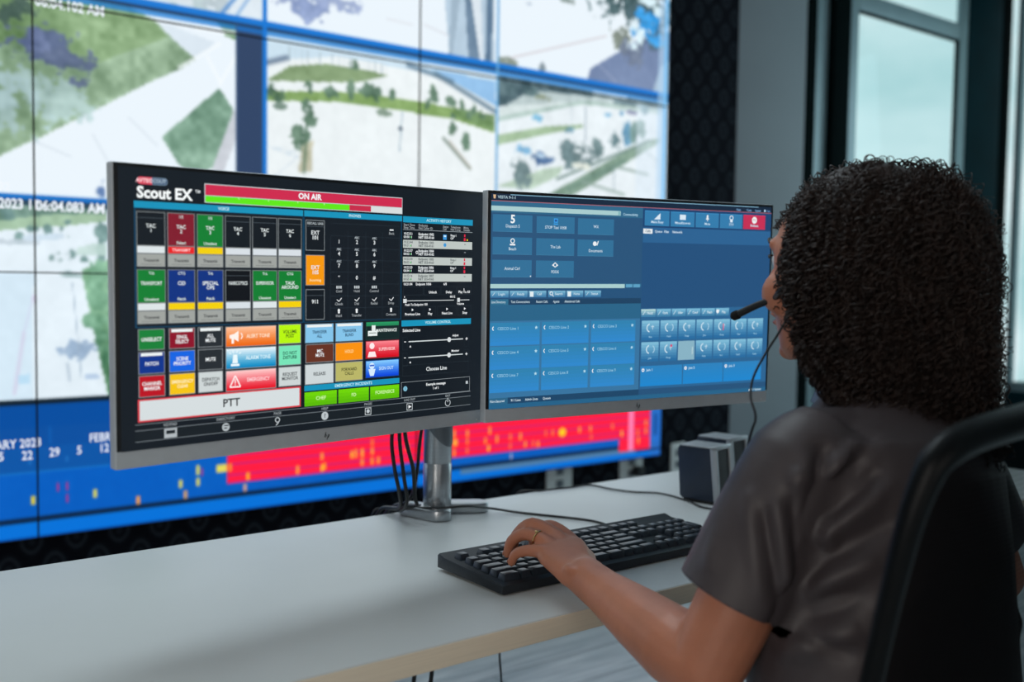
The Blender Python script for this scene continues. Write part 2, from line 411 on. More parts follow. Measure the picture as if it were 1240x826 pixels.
def wpoly(pts, col, amp=0.0, a=1.0, clip=None, wob=0.0):
    P = [wpt(*p) for p in pts]; mk = inpoly(P).astype(float)
    if clip is not None: mk = mk*clip
    blend(mk, col, amp, a)
def wrect(xa, xb, za, zb, col, amp=0.0, a=1.0):
    blend(((GX >= xa) & (GX <= xb) & (GZ >= za) & (GZ <= zb)).astype(float), col, amp, a)
def well(px, py, rx, ry, col, amp=0.0, a=1.0, rag=.35, clip=None):
    """ragged blob, radii in picture pixels of the photograph"""
    x, z = wpt(px, py); x2, _ = wpt(px+rx, py); _, z2 = wpt(px, py-ry)
    d = ((GX-x)/max(abs(x2-x), .002))**2+((GZ-z)/max(abs(z2-z), .002))**2
    mk = np.clip((1-d+RAG*rag*2.6)*2.2, 0, 1)
    if clip is not None: mk = mk*clip
    blend(mk, col, amp, a)
def wline(p, q, wd, col, a=1.0, clip=None):
    (xa, za), (xb, zb) = wpt(*p), wpt(*q); dx, dz = xb-xa, zb-za; L = dx*dx+dz*dz
    t = np.clip(((GX-xa)*dx+(GZ-za)*dz)/L, 0, 1); d = np.hypot(GX-xa-t*dx, GZ-za-t*dz)
    mk = np.clip(1.2-d/(wd*.5), 0, 1)
    if clip is not None: mk = mk*clip
    blend(mk, col, 0, a)
def crop(ox, oy, s): return lambda *pts: [(ox+x/s, oy+y/s) for x, y in pts]
BL = (0, 104, 205); BLK = (12, 30, 44); NAV = (28, 48, 84)
ZA = 1.812           # border between the first and the second row of camera pictures
XA, XB = 1.206, 1.985   # vertical borders
ZB = 1.333           # bottom of the big picture at left
ZC = .858            # where the timeline begins
tileA = ((GX < 1.128) & (GZ < ZA) & (GZ > ZB)).astype(float)
tile5 = ((GX > XA) & (GX < XB) & (GZ < ZA) & (GZ > ZC)).astype(float)
tile6 = ((GX > XB) & (GZ < ZA) & (GZ > ZC)).astype(float)
tile7 = ((GX < XA) & (GZ < ZB) & (GZ > ZC)).astype(float)
top2 = ((GX < XA) & (GZ > ZA)).astype(float); top3 = ((GX > XA) & (GX < XB) & (GZ > ZA)).astype(float); top4 = ((GX > XB) & (GZ > ZA)).astype(float)
# big picture: lawn, path, tree shadow
c1 = crop(0, 0, 2.95)
wpoly([(-400, -60)]+c1((130, 0), (430, 10), (560, 80), (640, 160), (700, 210), (650, 243), (540, 290), (115, 505), (0, 560))+[(-400, 400)], (128, 158, 124), 60, 1, tileA)
wpoly([(-400, -60)]+c1((130, 0), (430, 10), (560, 80), (600, 130), (330, 230), (120, 150))+[(-400, 90)], (104, 138, 84), 50, .75, tileA)
well(45, 110, 60, 30, (150, 178, 178), 50, .8, .6, tileA); well(15, 130, 30, 35, (150, 178, 180), 40, .8, .6, tileA)
well(48, 55, 38, 26, (70, 84, 124), 40, .95, .5, tileA); well(85, 78, 34, 16, (66, 80, 112), 40, .95, .6, tileA); well(98, 95, 14, 12, (70, 84, 116), 40, .9, .7, tileA)
well(30, 42, 24, 16, (84, 98, 138), 40, .85, .6, tileA); well(14, 10, 26, 20, (48, 72, 62), 40, .95, .5, tileA); well(112, 78, 14, 6, (70, 84, 112), 30, .8, .7, tileA)
wpoly(c1((578, 490), (735, 355), (785, 315), (835, 395), (835, 450), (770, 590), (700, 640), (640, 590)), (112, 150, 126), 50, 1, tileA)
wpoly(c1((835, 395), (850, 400), (850, 480), (790, 640), (745, 640)), (196, 200, 208), 14, 1, tileA)
wpoly(c1((770, 78), (845, 95), (845, 140), (810, 130)), (96, 140, 90), 30, 1, tileA)
wpoly(c1((560, 80), (600, 85), (770, 150), (700, 205), (640, 160)), (206, 220, 232), 10, .6, tileA)
for p, q in (((640, 240), (785, 155)), ((785, 300), (850, 190)), ((740, 200), (790, 300)), ((700, 100), (850, 120))): wline(*c1(p, q), .010, (245, 250, 252), .9, tileA)
for p, q in (((120, 505), (250, 560)), ((330, 480), (420, 640)), ((460, 420), (560, 520))): wline(*c1(p, q), .006, (206, 216, 226), .7, tileA)
well(122, 230, 6, 14, (70, 104, 160), 10, .9, .5, tileA)
# dark blank cell
wrect(1.128, XA, ZB-.02, ZA, NAV)
# top row
wrect(X0, XA, ZA, Z1, (214, 226, 234), 14); c = c1
well(232, 2, 30, 14, (86, 128, 120), 50, .9, .6, top2); well(262, 6, 14, 14, (70, 96, 100), 50, .9, .6, top2)
wpoly([(180, -40), (330, -40), (318, 30), (275, 22), (220, 14)], (222, 232, 240), 8, .7, top2)
wline((266, 20), (290, -8), .012, (70, 130, 200), 1, top2); wline((285, 22), (306, -8), .008, (110, 160, 215), 1, top2)
well(355, -4, 48, 16, (126, 142, 184), 40, .95, .5, top3); well(378, 10, 26, 14, (110, 128, 172), 40, .95, .6, top3); well(408, 5, 28, 8, (130, 146, 186), 30, .9, .6, top3)
c2 = crop(310, 0, 2.95)
wpoly(c2((668, -60), (850, -60), (850, 240), (690, 215)), (176, 198, 216), 10, 1, top3)
wpoly(c2((742, -60), (790, -60), (800, 225), (758, 220)), (96, 122, 148), 14, 1, top3); wpoly(c2((760, -60), (800, -60), (812, 225), (800, 225)), (218, 228, 236), 6, 1, top3)
wpoly(c2((822, -60), (850, -60), (838, 235), (818, 228)), (84, 112, 140), 14, 1, top3); wpoly(c2((700, -60), (735, -60), (700, 200), (686, 200)), (150, 172, 190), 10, 1, top3)
wline(*c2((470, 70), (560, 90)), .006, (214, 214, 220), .8, top3); wline(*c2((600, 90), (690, 130)), .006, (206, 206, 214), .8, top3)
c3 = crop(580, 0, 3.178)
wpoly(c3((410, 330), (430, 265), (540, 200), (600, 160), (740, 120), (740, 420)), (106, 124, 162), 12, 1, top4)
wpoly(c3((700, 260), (740, 230), (740, 420), (665, 370)), (160, 184, 206), 10, 1, top4); wline(*c3((460, 250), (530, 318)), .006, (150, 160, 190), .9, top4)
well(774, 10, 42, 28, (48, 74, 78), 60, 1, .5, top4); well(790, 38, 24, 28, (54, 78, 96), 60, 1, .6, top4); well(757, 48, 14, 14, (88, 98, 84), 50, .9, .6, top4); well(766, 62, 12, 16, (80, 92, 116), 40, .9, .6, top4)
for q in ((782, 36, 12, 14), (792, 26, 8, 12), (776, 18, 6, 6), (797, 48, 8, 8), (768, 40, 6, 10)): well(*q, (22, 128, 204), 60, 1, .6, top4)
for q in ((769, 30, 6, 8), (775, 44, 6, 8), (766, 54, 6, 7), (797, 14, 6, 7), (785, 2, 10, 5)): well(*q, (214, 236, 244), 20, 1, .6, top4)
wline(*c3((120, 225), (490, 140)), .006, (196, 180, 184), .9, top4)
well(614, 76, 13, 6, (112, 124, 110), 30, .9, .5, top4); well(657, 84, 4, 7, (104, 120, 130), 20, .9, .5, top4); well(686, 0, 10, 4, (110, 126, 120), 30, .9, .5, top4); well(637, 4, 7, 2, (150, 166, 190), 0, .9, .5, top4)
# middle picture: lot, verge and small trees
wpoly([(322, 30), (600, 85), (600, 300), (322, 300)], (236, 242, 243), 8, 1, tile5)
wpoly(c2((30, 125), (860, 275), (860, 330), (560, 250), (300, 200), (30, 215)), (200, 222, 236), 8, 1, tile5)
for k in range(16): wline(*c2((120+k*22, 165+k*4), (120+k*22, 215+k*4)), .003, (150, 170, 180), .7, tile5)
wpoly(c2((610, 240), (855, 290), (855, 378), (720, 300)), (140, 188, 232), 8, 1, tile5); wline(*c2((30, 225), (110, 205)), .02, (88, 108, 134), .9, tile5)
wpoly(c2((40, 285), (120, 235), (260, 226), (400, 250), (475, 268), (360, 294), (120, 290)), (124, 150, 104), 30, 1, tile5)
wpoly(c2((30, 325), (300, 325), (480, 345), (640, 372), (760, 400), (852, 440), (852, 475), (700, 425), (500, 392), (300, 364), (30, 358)), (124, 158, 86), 34, 1, tile5)
wline(*c2((545, 232), (700, 290)), .018, (86, 116, 140), .9, tile5); wline(*c2((640, 262), (860, 402)), .02, (84, 112, 132), .9, tile5)
wpoly(c2((700, 380), (852, 410), (852, 470), (720, 420)), (104, 138, 84), 40, .9, tile5)
for (x, y, rx, ry) in ((60, 318, 24, 27), (80, 342, 20, 22), (188, 312, 15, 20), (270, 330, 21, 20), (340, 330, 11, 30), (414, 332, 31, 30), (348, 230, 18, 17), (488, 336, 12, 18), (634, 337, 16, 28), (610, 375, 12, 22), (695, 360, 17, 26), (738, 375, 12, 20), (775, 390, 9, 20), (755, 415, 9, 18), (704, 405, 10, 22), (704, 462, 14, 32), (748, 508, 12, 30), (805, 410, 12, 22), (830, 420, 12, 20), (190, 405, 28, 46), (160, 486, 30, 40), (178, 560, 18, 40)):
    well(310+x/2.95, y/2.95, rx/2.95*1.1, ry/2.95*1.1, (72, 104, 80), 60, .95, .45, tile5)
wpoly(c2((165, 520), (205, 500), (200, 615), (150, 615)), (196, 190, 160), 24, .85, tile5); wline(*c2((178, 515), (172, 615)), .014, (84, 110, 84), .8, tile5)
wline(*c2((668, 494), (762, 602)), .014, (112, 128, 116), .9, tile5); wline(*c2((690, 505), (765, 600)), .010, (176, 166, 150), .7, tile5)
well(90/2.95+310, 380/2.95, 8, 4, (96, 120, 104), 30, .9, .5, tile5); well(465, 136, 10, 4, (110, 132, 112), 30, .9, .5, tile5)
wline(*c2((524, 400), (514, 540)), .005, (120, 150, 170), .8, tile5); well(485.5, 156, 2.5, 3, (40, 60, 80), 0, 1, .2, tile5)
for k in range(4): wline(*c2((30+k*25, 520+k*10), (140+k*8, 540+k*10)), .004, (206, 220, 230), .8, tile5)
wline(*c2((60, 640), (150, 560)), .004, (200, 214, 226), .8, tile5)
# right picture: road, median, cars, hedge
wpoly(c3((60, 285), (740, 400), (740, 900), (60, 900)), (230, 238, 242), 12, 1, tile6)
wpoly(c3((60, 292), (300, 330), (520, 372), (720, 400), (720, 425), (480, 400), (300, 392), (200, 400), (60, 408)), (84, 108, 116), 60, 1, tile6)
wpoly(c3((200, 345), (520, 380), (520, 410), (330, 400), (200, 440), (70, 440), (70, 425)), (210, 224, 222), 20, .8, tile6)
wpoly(c3((60, 470), (400, 400), (700, 440), (700, 420), (400, 385), (60, 450)), (164, 190, 180), 30, .8, tile6)
wpoly(c3((60, 520), (260, 485), (400, 478), (400, 490), (240, 520), (60, 560)), (150, 178, 140), 24, 1, tile6)
wpoly(c3((230, 770), (640, 540), (700, 530), (700, 545), (420, 720), (330, 770)), (124, 152, 132), 50, 1, tile6); wpoly(c3((60, 720), (250, 650), (330, 640), (300, 680), (200, 730)), (176, 200, 176), 30, .9, tile6)
wline(*c3((300, 690), (660, 540)), .012, (88, 116, 108), .9, tile6); wline(*c3((340, 730), (560, 620)), .02, (96, 128, 112), .8, tile6)
for (x, y, rx, ry, cc) in ((395, 595, 82, 48, (88, 112, 114)), (345, 590, 40, 55, (82, 108, 112)), (455, 580, 26, 50, (84, 110, 112)), (400, 640, 34, 14, (222, 226, 214)), (167, 665, 44, 56, (84, 108, 110)), (530, 540, 26, 36, (82, 112, 118)), (568, 515, 22, 44, (70, 126, 160)), (600, 510, 16, 36, (84, 116, 112)), (625, 500, 16, 34, (92, 124, 116)), (228, 455, 24, 13, (108, 172, 206)), (343, 498, 20, 20, (92, 138, 158)), (170, 578, 36, 20, (110, 168, 208)), (238, 612, 40, 24, (50, 84, 132)), (240, 600, 20, 8, (170, 196, 216)), (498, 440, 16, 8, (116, 172, 208)), (548, 434, 8, 10, (84, 140, 176)), (590, 432, 20, 8, (116, 120, 150)), (640, 420, 14, 20, (96, 130, 140)), (250, 375, 40, 16, (140, 150, 120)), (110, 345, 50, 30, (72, 98, 104)), (190, 350, 40, 24, (76, 104, 108))):
    well(580+x/3.178, y/3.178, rx/3.178*1.05, ry/3.178*1.05, cc, 50, .95, .35, tile6)
wline(*c3((410, 410), (410, 540)), .006, (120, 140, 156), .9, tile6); wline(*c3((358, 410), (358, 470)), .004, (140, 158, 170), .8, tile6); wline(*c3((520, 640), (520, 735)), .006, (140, 160, 170), .8, tile6)
wline(*c3((540, 645), (650, 672)), .014, (128, 150, 140), .8, tile6); wline(*c3((400, 700), (560, 750)), .014, (138, 160, 150), .8, tile6); wline(*c3((640, 580), (690, 620)), .008, (170, 186, 190), .8, tile6)
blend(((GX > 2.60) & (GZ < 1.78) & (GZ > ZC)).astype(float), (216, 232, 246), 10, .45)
# lower left picture: parking lot seen from above
c4 = crop(0, 220, 2.95)
wpoly([(-300, 225), (400, 262), (400, 484), (-300, 494)], (226, 238, 246), 8, 1, tile7)
wpoly([(-300, 232)]+c4((380, 85), (380, 125), (200, 150), (0, 165))+[(-300, 290)], (92, 126, 112), 50, 1, tile7)
wpoly([(-300, 262)]+c4((0, 140), (200, 118), (380, 118), (380, 145), (240, 160), (0, 178))+[(-300, 290)], (150, 182, 150), 30, 1, tile7)
for (x, y, rx, ry) in ((122, 170, 20, 22), (170, 172, 16, 16), (75, 205, 16, 16), (218, 172, 10, 10), (240, 148, 10, 8), (200, 265, 24, 34), (250, 270, 20, 28), (358, 250, 18, 30), (365, 180, 26, 34), (20, 120, 30, 24), (300, 280, 14, 12), (240, 198, 16, 10)):
    well(x/2.95, 220+y/2.95, rx/2.95, ry/2.95*1.1, (76, 112, 108), 50, .95, .45, tile7)
wpoly(c4((85, 195), (225, 185), (228, 208), (90, 218)), (200, 218, 232), 10, 1, tile7); wpoly(c4((270, 240), (330, 225), (380, 225), (380, 270), (270, 262)), (180, 206, 198), 24, .8, tile7)
wpoly(c4((290, 320), (420, 270), (520, 300), (520, 780), (385, 760), (340, 560)), (92, 142, 104), 70, 1, tile7)
for q in ((345, 340, 36, 40), (350, 420, 30, 40), (345, 500, 34, 30), (360, 560, 24, 36), (310, 500, 14, 20), (375, 640, 16, 50)): well(q[0]/2.95, 220+q[1]/2.95, q[2]/2.95, q[3]/2.95, (66, 118, 84), 70, .9, .5, tile7)
well(96, 423, 22, 11, (134, 160, 190), 30, .9, .6, tile7); well(85, 333, 14, 3, (130, 160, 160), 20, .9, .5, tile7); well(78, 427, 8, 4, (160, 184, 210), 0, .8, .5, tile7); well(16, 294, 22, 3, (190, 204, 214), 0, .9, .5, tile7)
wline(*c4((258, 360), (290, 700)), .004, (150, 170, 190), .8, tile7); wline(*c4((240, 650), (248, 710)), .008, (160, 178, 196), .8, tile7); wpoly(c4((300, 688), (350, 684), (352, 704), (304, 708)), (176, 198, 224), 0, 1, tile7)
wline(*c4((124, 410), (90, 540)), .007, (206, 176, 214), .9, tile7); wline(*c4((90, 540), (56, 758)), .010, (214, 140, 184), .9, tile7)
wpoly(c4((70, 690), (112, 686), (114, 718), (72, 722)), (128, 196, 236), 0, 1, tile7)
wpoly([(-300, 300), (0, 330), (42, 330), (42, 484), (-300, 490)], (202, 226, 242), 6, .7, tile7)
# timeline panel below
wrect(X0, X1, Z0, ZC, (0, 92, 190), 4); wrect(X0, X1, .79, ZC-.010, (0, 76, 158)); wrect(X0, X1, .745, .79, (6, 78, 158)); wrect(X0, X1, .684, .745, (8, 84, 164))
wrect(X0, X1, .680, .685, (20, 112, 196)); wrect(X0, X1, .743, .745, (20, 104, 180)); wrect(X0, X1, ZC-.012, ZC, BLK)
for k in range(40):
    x = X0+.08*k+.02; wrect(x, x+.003, .700, .712, (40, 120, 196))
for x in (.655, .88, 1.4): wrect(x, x+.003, .748, .79, (10, 96, 180))
wrect(X0, X1, .563, .576, (6, 36, 70)); wrect(X0, X1, .528, .563, (0, 112, 214)); wrect(X0, X1, .524, .531, (0, 80, 170))
wrect(1.86, 2.74, .545, .563, (96, 124, 150), 0, .8)
RED = (255, 24, 62)
wrect(1.100, 2.702, .600, .705, RED); wrect(2.545, 2.702, .556, .60, RED)
for z in (.680, .652, .625, .603): wrect(1.104, 2.702, z-.0022, z+.0022, (170, 40, 150), 0, .8)
wrect(2.595, 2.618, .556, .705, (255, 140, 190), 0, .9); wrect(2.702, 2.757, .53, .80, (40, 110, 200), 0, .9); wrect(2.63, 2.757, .548, .556, (14, 44, 96)); wrect(2.722, 2.734, .60, .68, (10, 60, 130))
Y_ = (226, 214, 90); O_ = (255, 160, 60); P_ = (206, 40, 120)
def tick(px, py, col, w=.0085, h=.022):
    if col == P_: w = .006
    x, z = wpt(px, py); wrect(x-w/2, x+w/2, z-h/2, z+h/2, col)
for px, py, cc in ((41.7, 607, (236, 206, 50)), (70, 591, P_), (81, 589, P_), (81, 604, P_), (114, 599, Y_), (167.5, 607, O_), (218.5, 587, Y_), (224, 599, (222, 160, 96)), (239.5, 570, Y_), (239.5, 584, Y_), (245, 571.5, P_), (265, 568, Y_), (269, 567.5, Y_), (273.5, 567, Y_), (278, 566.5, (240, 150, 50)), (300, 577, (255, 180, 40)), (297, 591.5, (220, 160, 130)), (360, 570, O_), (389.5, 553, O_), (389.5, 567, (255, 180, 50)), (393, 566, (255, 150, 40)),
    (427, 551, (255, 190, 50)), (431.5, 550, O_), (438.5, 549, (255, 180, 60)), (438.5, 561, O_), (451, 536, (255, 120, 50)), (451, 547.5, O_), (451, 559, (255, 160, 40)), (458, 558, O_), (494, 543, (255, 190, 60)), (549, 526, O_), (549, 537, (255, 190, 60)), (552.5, 536, O_), (549, 549, (255, 150, 50)), (565, 525, O_), (565, 535.5, (255, 130, 50)), (565, 547, (255, 110, 60)), (592.5, 522, O_), (588, 534, (255, 150, 50)), (591, 544, (255, 190, 50)), (602, 532, O_), (618, 530, (255, 130, 60)), (618, 541, (255, 110, 60)), (618.5, 552.5, (160, 160, 190)), (630.5, 529, O_), (636, 539, O_), (651, 538, O_), (646, 538, (255, 110, 60)), (661, 525.5, (255, 110, 60)), (669, 524.5, (255, 130, 60)), (702, 521, (255, 170, 50)), (715, 520, O_), (716, 530, (255, 110, 60)), (742, 517, (255, 130, 60)), (753, 526, (255, 190, 60)), (773, 534, O_), (773, 524, (255, 130, 60)), (783, 512, O_), (783, 522, O_)):
    tick(px, py, cc)
well(681, 524, 5, 6, (255, 206, 30), 0, 1, .0)
# borders between the pictures
wrect(X0, X1, ZA+.004, ZA+.020, BL); wrect(X0, X1, ZA-.004, ZA+.004, (14, 40, 74)); wrect(X0, X1, ZA-.016, ZA-.004, BL, 0, .75)
wrect(XA-.006, XA+.006, ZC, Z1, BL); wrect(XB-.005, XB+.005, ZC, Z1, (90, 160, 214)); wrect(1.128-.004, 1.128, ZC, ZA, (40, 70, 110)); wrect(X0, 1.128, ZB-.010, ZB+.002, (0, 96, 190)); wrect(X0, 1.128, ZB-.022, ZB-.010, (20, 48, 70))
wrect(X1-.022, X1-.004, ZC, Z1, (110, 186, 240)); wrect(X1-.05, X1-.022, ZC, Z1, (176, 210, 240), 0, .6)
K = IMG.copy(); K[1:-1, 1:-1] = (IMG[1:-1, 1:-1]*2+IMG[:-2, 1:-1]+IMG[2:, 1:-1]+IMG[1:-1, :-2]+IMG[1:-1, 2:])/6; IMG = np.clip(K, 0, 255)
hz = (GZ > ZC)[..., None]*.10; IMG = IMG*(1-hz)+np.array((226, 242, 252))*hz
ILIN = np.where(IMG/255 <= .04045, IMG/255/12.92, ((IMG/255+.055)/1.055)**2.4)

# nine display panels, three across and three high
xs = (-.447, .627, 1.695, 2.757); zs = (.525, 1.156, 1.786, 2.416)
colw = ('left', 'middle', 'right'); roww = ('bottom', 'middle', 'top')
PLAB = {(0, 0): 'video wall panel at far left showing the blue timeline start and white lot', (1, 0): 'video wall panel at bottom with red timeline block behind the left monitor', (2, 0): 'video wall panel at bottom right with the end of the red timeline',
        (0, 1): 'video wall panel at far left showing the dark tree shadow on the lawn', (1, 1): 'video wall panel in the centre showing pale path, small lawn and car park with trees', (2, 1): 'video wall panel at right showing road with cars and hedge',
        (0, 2): 'video wall panel in top row at far left corner of the wall', (1, 2): 'video wall panel in top row centre with tree shadow on white ground', (2, 2): 'video wall panel in top row right with blue leaves and slate roof'}
panels = {}
for ci in range(3):
    for ri in range(3):
        xa, xb, za, zb = xs[ci], xs[ci+1], zs[ri], zs[ri+1]
        t = thing('video_wall_panel', PLAB[(ci, ri)], 'display panel', ((xa+xb)/2, WY, za), 0, 'panels of the video wall')
        g = Geo(); bz = .0018; gp = .0005
        g.box(((xa+xb)/2, WY+.036, (za+zb)/2), (xb-xa-2*gp, .070, zb-za-2*gp))
        for a, b_ in (((xa+gp, za+gp), (xa+bz, zb-gp)), ((xb-bz, za+gp), (xb-gp, zb-gp)), ((xa+bz, za+gp), (xb-bz, za+bz)), ((xa+bz, zb-bz), (xb-bz, zb-gp))):
            g.box(((a[0]+b_[0])/2, WY-.001, (a[1]+b_[1])/2), (b_[0]-a[0], .006, b_[1]-a[1]))
        g.build('housing', M['bezel'], t, smooth=False, world=True)
        i0 = int(round((xa-X0)/(X1-X0)*NX)); i1 = int(round((xb-X0)/(X1-X0)*NX)); j0 = int(round((Z1-zb)/(Z1-Z0)*NZ)); j1 = int(round((Z1-za)/(Z1-Z0)*NZ))
        nx, nz_ = i1-i0, j1-j0
        vx = np.linspace(xa+bz, xb-bz, nx+1); vz = np.linspace(zb-bz, za+bz, nz_+1); VX, VZ = np.meshgrid(vx, vz)
        co = np.stack([VX-t.location.x, np.full(VX.shape, .0), VZ-t.location.z], -1).reshape(-1, 3)
        ii, jj = np.meshgrid(np.arange(nx), np.arange(nz_)); a = (jj*(nx+1)+ii).ravel(); fc = np.stack([a, a+nx+1, a+nx+2, a+1], -1)
        me = bpy.data.meshes.new('screen'); me.vertices.add(len(co)); me.vertices.foreach_set('co', co.astype(np.float32).ravel())
        me.loops.add(fc.size); me.loops.foreach_set('vertex_index', fc.ravel().astype(np.int32)); me.polygons.add(len(fc))
        me.polygons.foreach_set('loop_start', (np.arange(len(fc))*4).astype(np.int32)); me.update(calc_edges=True)
        at = me.color_attributes.new('picture', 'FLOAT_COLOR', 'CORNER')
        cc = np.ones((len(fc), 4, 4), np.float32); cc[:, :, :3] = ILIN[j0:j1, i0:i1].reshape(-1, 1, 3); at.data.foreach_set('color', cc.ravel())
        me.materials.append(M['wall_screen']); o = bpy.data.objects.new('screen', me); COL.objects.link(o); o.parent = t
        panels[(ci, ri)] = t
WTEXT = []
def wtext(panel, s, px, py, size, col=(235, 242, 250), bold=.02, align='LEFT'):
    g = Geo(); x, z = wpt(px, py)
    text(g, s, x, z, size, col, 0, align, bold, frame=lambda X, Z, l: (X, WY-.0006, Z), sx=.84); WTEXT.append((g, panel))
wtext((0, 1), '2023 11:', -2, 246.3, .032, bold=.03); wtext((1, 1), '06:04.083 AM', 43.5, 249.2, .033, bold=.03)
wtext((0, 1), '04:32', -20, 225, .030, (240, 246, 252)); wtext((1, 1), '06:04.102 AM', 42, 1.0, .033, bold=.03)
wtext((0, 0), 'UARY 2023', -16, 541, .029, bold=.01); wtext((1, 0), 'FEBRUARY', 108, 531, .029, bold=.01)
for s, px, py, pn in (('15', -2, 554, (0, 0)), ('22', 33, 552, (0, 0)), ('29', 66, 548, (1, 0)), ('5', 96, 545.5, (1, 0)), ('12', 126, 543, (1, 0))): wtext(pn, s, px, py, .029, bold=.01, align='CENTER')
flush_text()
for g, pn in WTEXT: g.build('caption', M['wall_screen'], panels[pn], smooth=False, world=True, col=True)

# wall plates under the video wall
def outlet(x, z, label, w=.115, plug=False, kind='duplex'):
    t = thing('wall_outlet', label, 'outlet', (x, WB, z), 0, 'wall plates under the video wall')
    g = Geo(); g.box((0, -.004, 0), (w, .008, .12), bev=.002); g.build('plate', M['outlet'], t)
    g = Geo()
    for dz in (-.022, .022): g.box((0, -.009, dz), (.032, .003, .027), bev=.001)
    g.build('socket', M['alu_dark'], t)
    return t
OY = .478
outlet(2.330, OY, 'ivory wall plate, leftmost of those under the video wall'); outlet(2.678, OY, 'ivory wall plate with black plug in it under the red block')
outlet(2.928, OY+.01, 'wall plate half hidden behind the small speaker', w=.075)
g = Geo(); g.box((2.695, WB-.028, OY-.012), (.034, .034, .036), bev=.006); g.tube([(2.695, WB-.04, OY-.02), (2.695, WB-.05, OY-.08), (2.68, WB-.03, OY-.3), (2.70, WB-.03, .02)], .004, 8, smooth=6)
tag(g.build('power_plug', M['black']), 'black power plug in the wall plate under the video wall', 'plug')
# ------------------------------------------------------------------ desk
DT = .740
t = thing('desk', 'long white laminate desk with beige front edge', 'desk', (.95, 1.2365, 0))
DX0, DX1, DY0, DY1 = -.45, 2.35, .937, 1.536
g = Geo(); g.box(((DX0+DX1)/2, (DY0+DY1)/2+.001, DT-.0137), (DX1-DX0, DY1-DY0-.002, .0272), bev=.0015); g.build('tabletop', M['laminate'], t, world=True)
g = Geo(); g.box(((DX0+DX1)/2, DY0+.0003, DT-.0138), (DX1-DX0-.004, .0014, .0262), bev=.0006); g.build('edge_band', M['edge'], t, world=True)['label'] = 'beige front edge band'
for x in (DX0+.12, DX1-.12):
    g = Geo(); g.box((x, 1.25, .375), (.05, .08, .70), bev=.004); g.box((x, 1.24, .0125), (.06, .54, .025), bev=.006); g.box((x, 1.24, .70), (.05, .5, .025), bev=.003)
    g.build('leg', M['silver_dark'], t, world=True)

# ------------------------------------------------------------------ monitors
def pose(c, yaw, tilt, roll):
    yaw, tilt, roll = R_(yaw), R_(tilt), R_(roll)
    rx = Vector((math.cos(yaw), math.sin(yaw), 0)); n = Vector((-math.sin(yaw), math.cos(yaw), 0))
    up = Vector((0, 0, 1))*math.cos(tilt)+n*math.sin(tilt)
    rx, up = rx*math.cos(roll)+up*math.sin(roll), up*math.cos(roll)-rx*math.sin(roll)
    n = up.cross(rx)
    Mx = Matrix.Identity(4)
    for i in range(3): Mx[i][0] = rx[i]; Mx[i][1] = n[i]; Mx[i][2] = up[i]; Mx[i][3] = c[i]
    return Mx
MW, MH = .539, .329
def make_monitor(label, c, yaw, tilt, roll, k, group):
    c = CAM+(Vector(c)-CAM)*k
    P = pose(c, yaw, tilt, roll); P = P @ Matrix.Diagonal((k, k, k, 1)) @ Matrix.Translation((0, 0, -MH/2))
    t = thing('monitor', label, 'monitor', group=group, mat=P)
    g = Geo()
    g.T = Matrix.Identity(4)
    g.box((0, .0085, MH/2), (MW, .015, MH), bev=.0018)
    g.build('housing', M['silver'], t)
    g = Geo()   # rear bulge
    g.box((0, .024, MH*.52), (MW*.80, .018, MH*.70), bev=.008); g.box((0, .036, MH*.5), (MW*.42, .02, MH*.46), bev=.008)
    g.build('rear_cover', M['silver_dark'], t)
    g = Geo(); g.box((0, .0003, MH*.5+.0095), (MW-.0022, .0022, MH-.0190-.0018), bev=.0003); g.build('bezel', M['bezel'], t)
    return t
LMON = make_monitor('left monitor with colourful dispatch buttons, ON AIR bar and PTT button', (.6155, 1.1497, 1.107), 6.54, -.72, .638, 1.008, 'twin desk monitors')
RMON = make_monitor('right monitor with blue call panels and one red button', (1.1397, 1.1234, 1.1145), -8.27, -1.225, .644, .992, 'twin desk monitors')

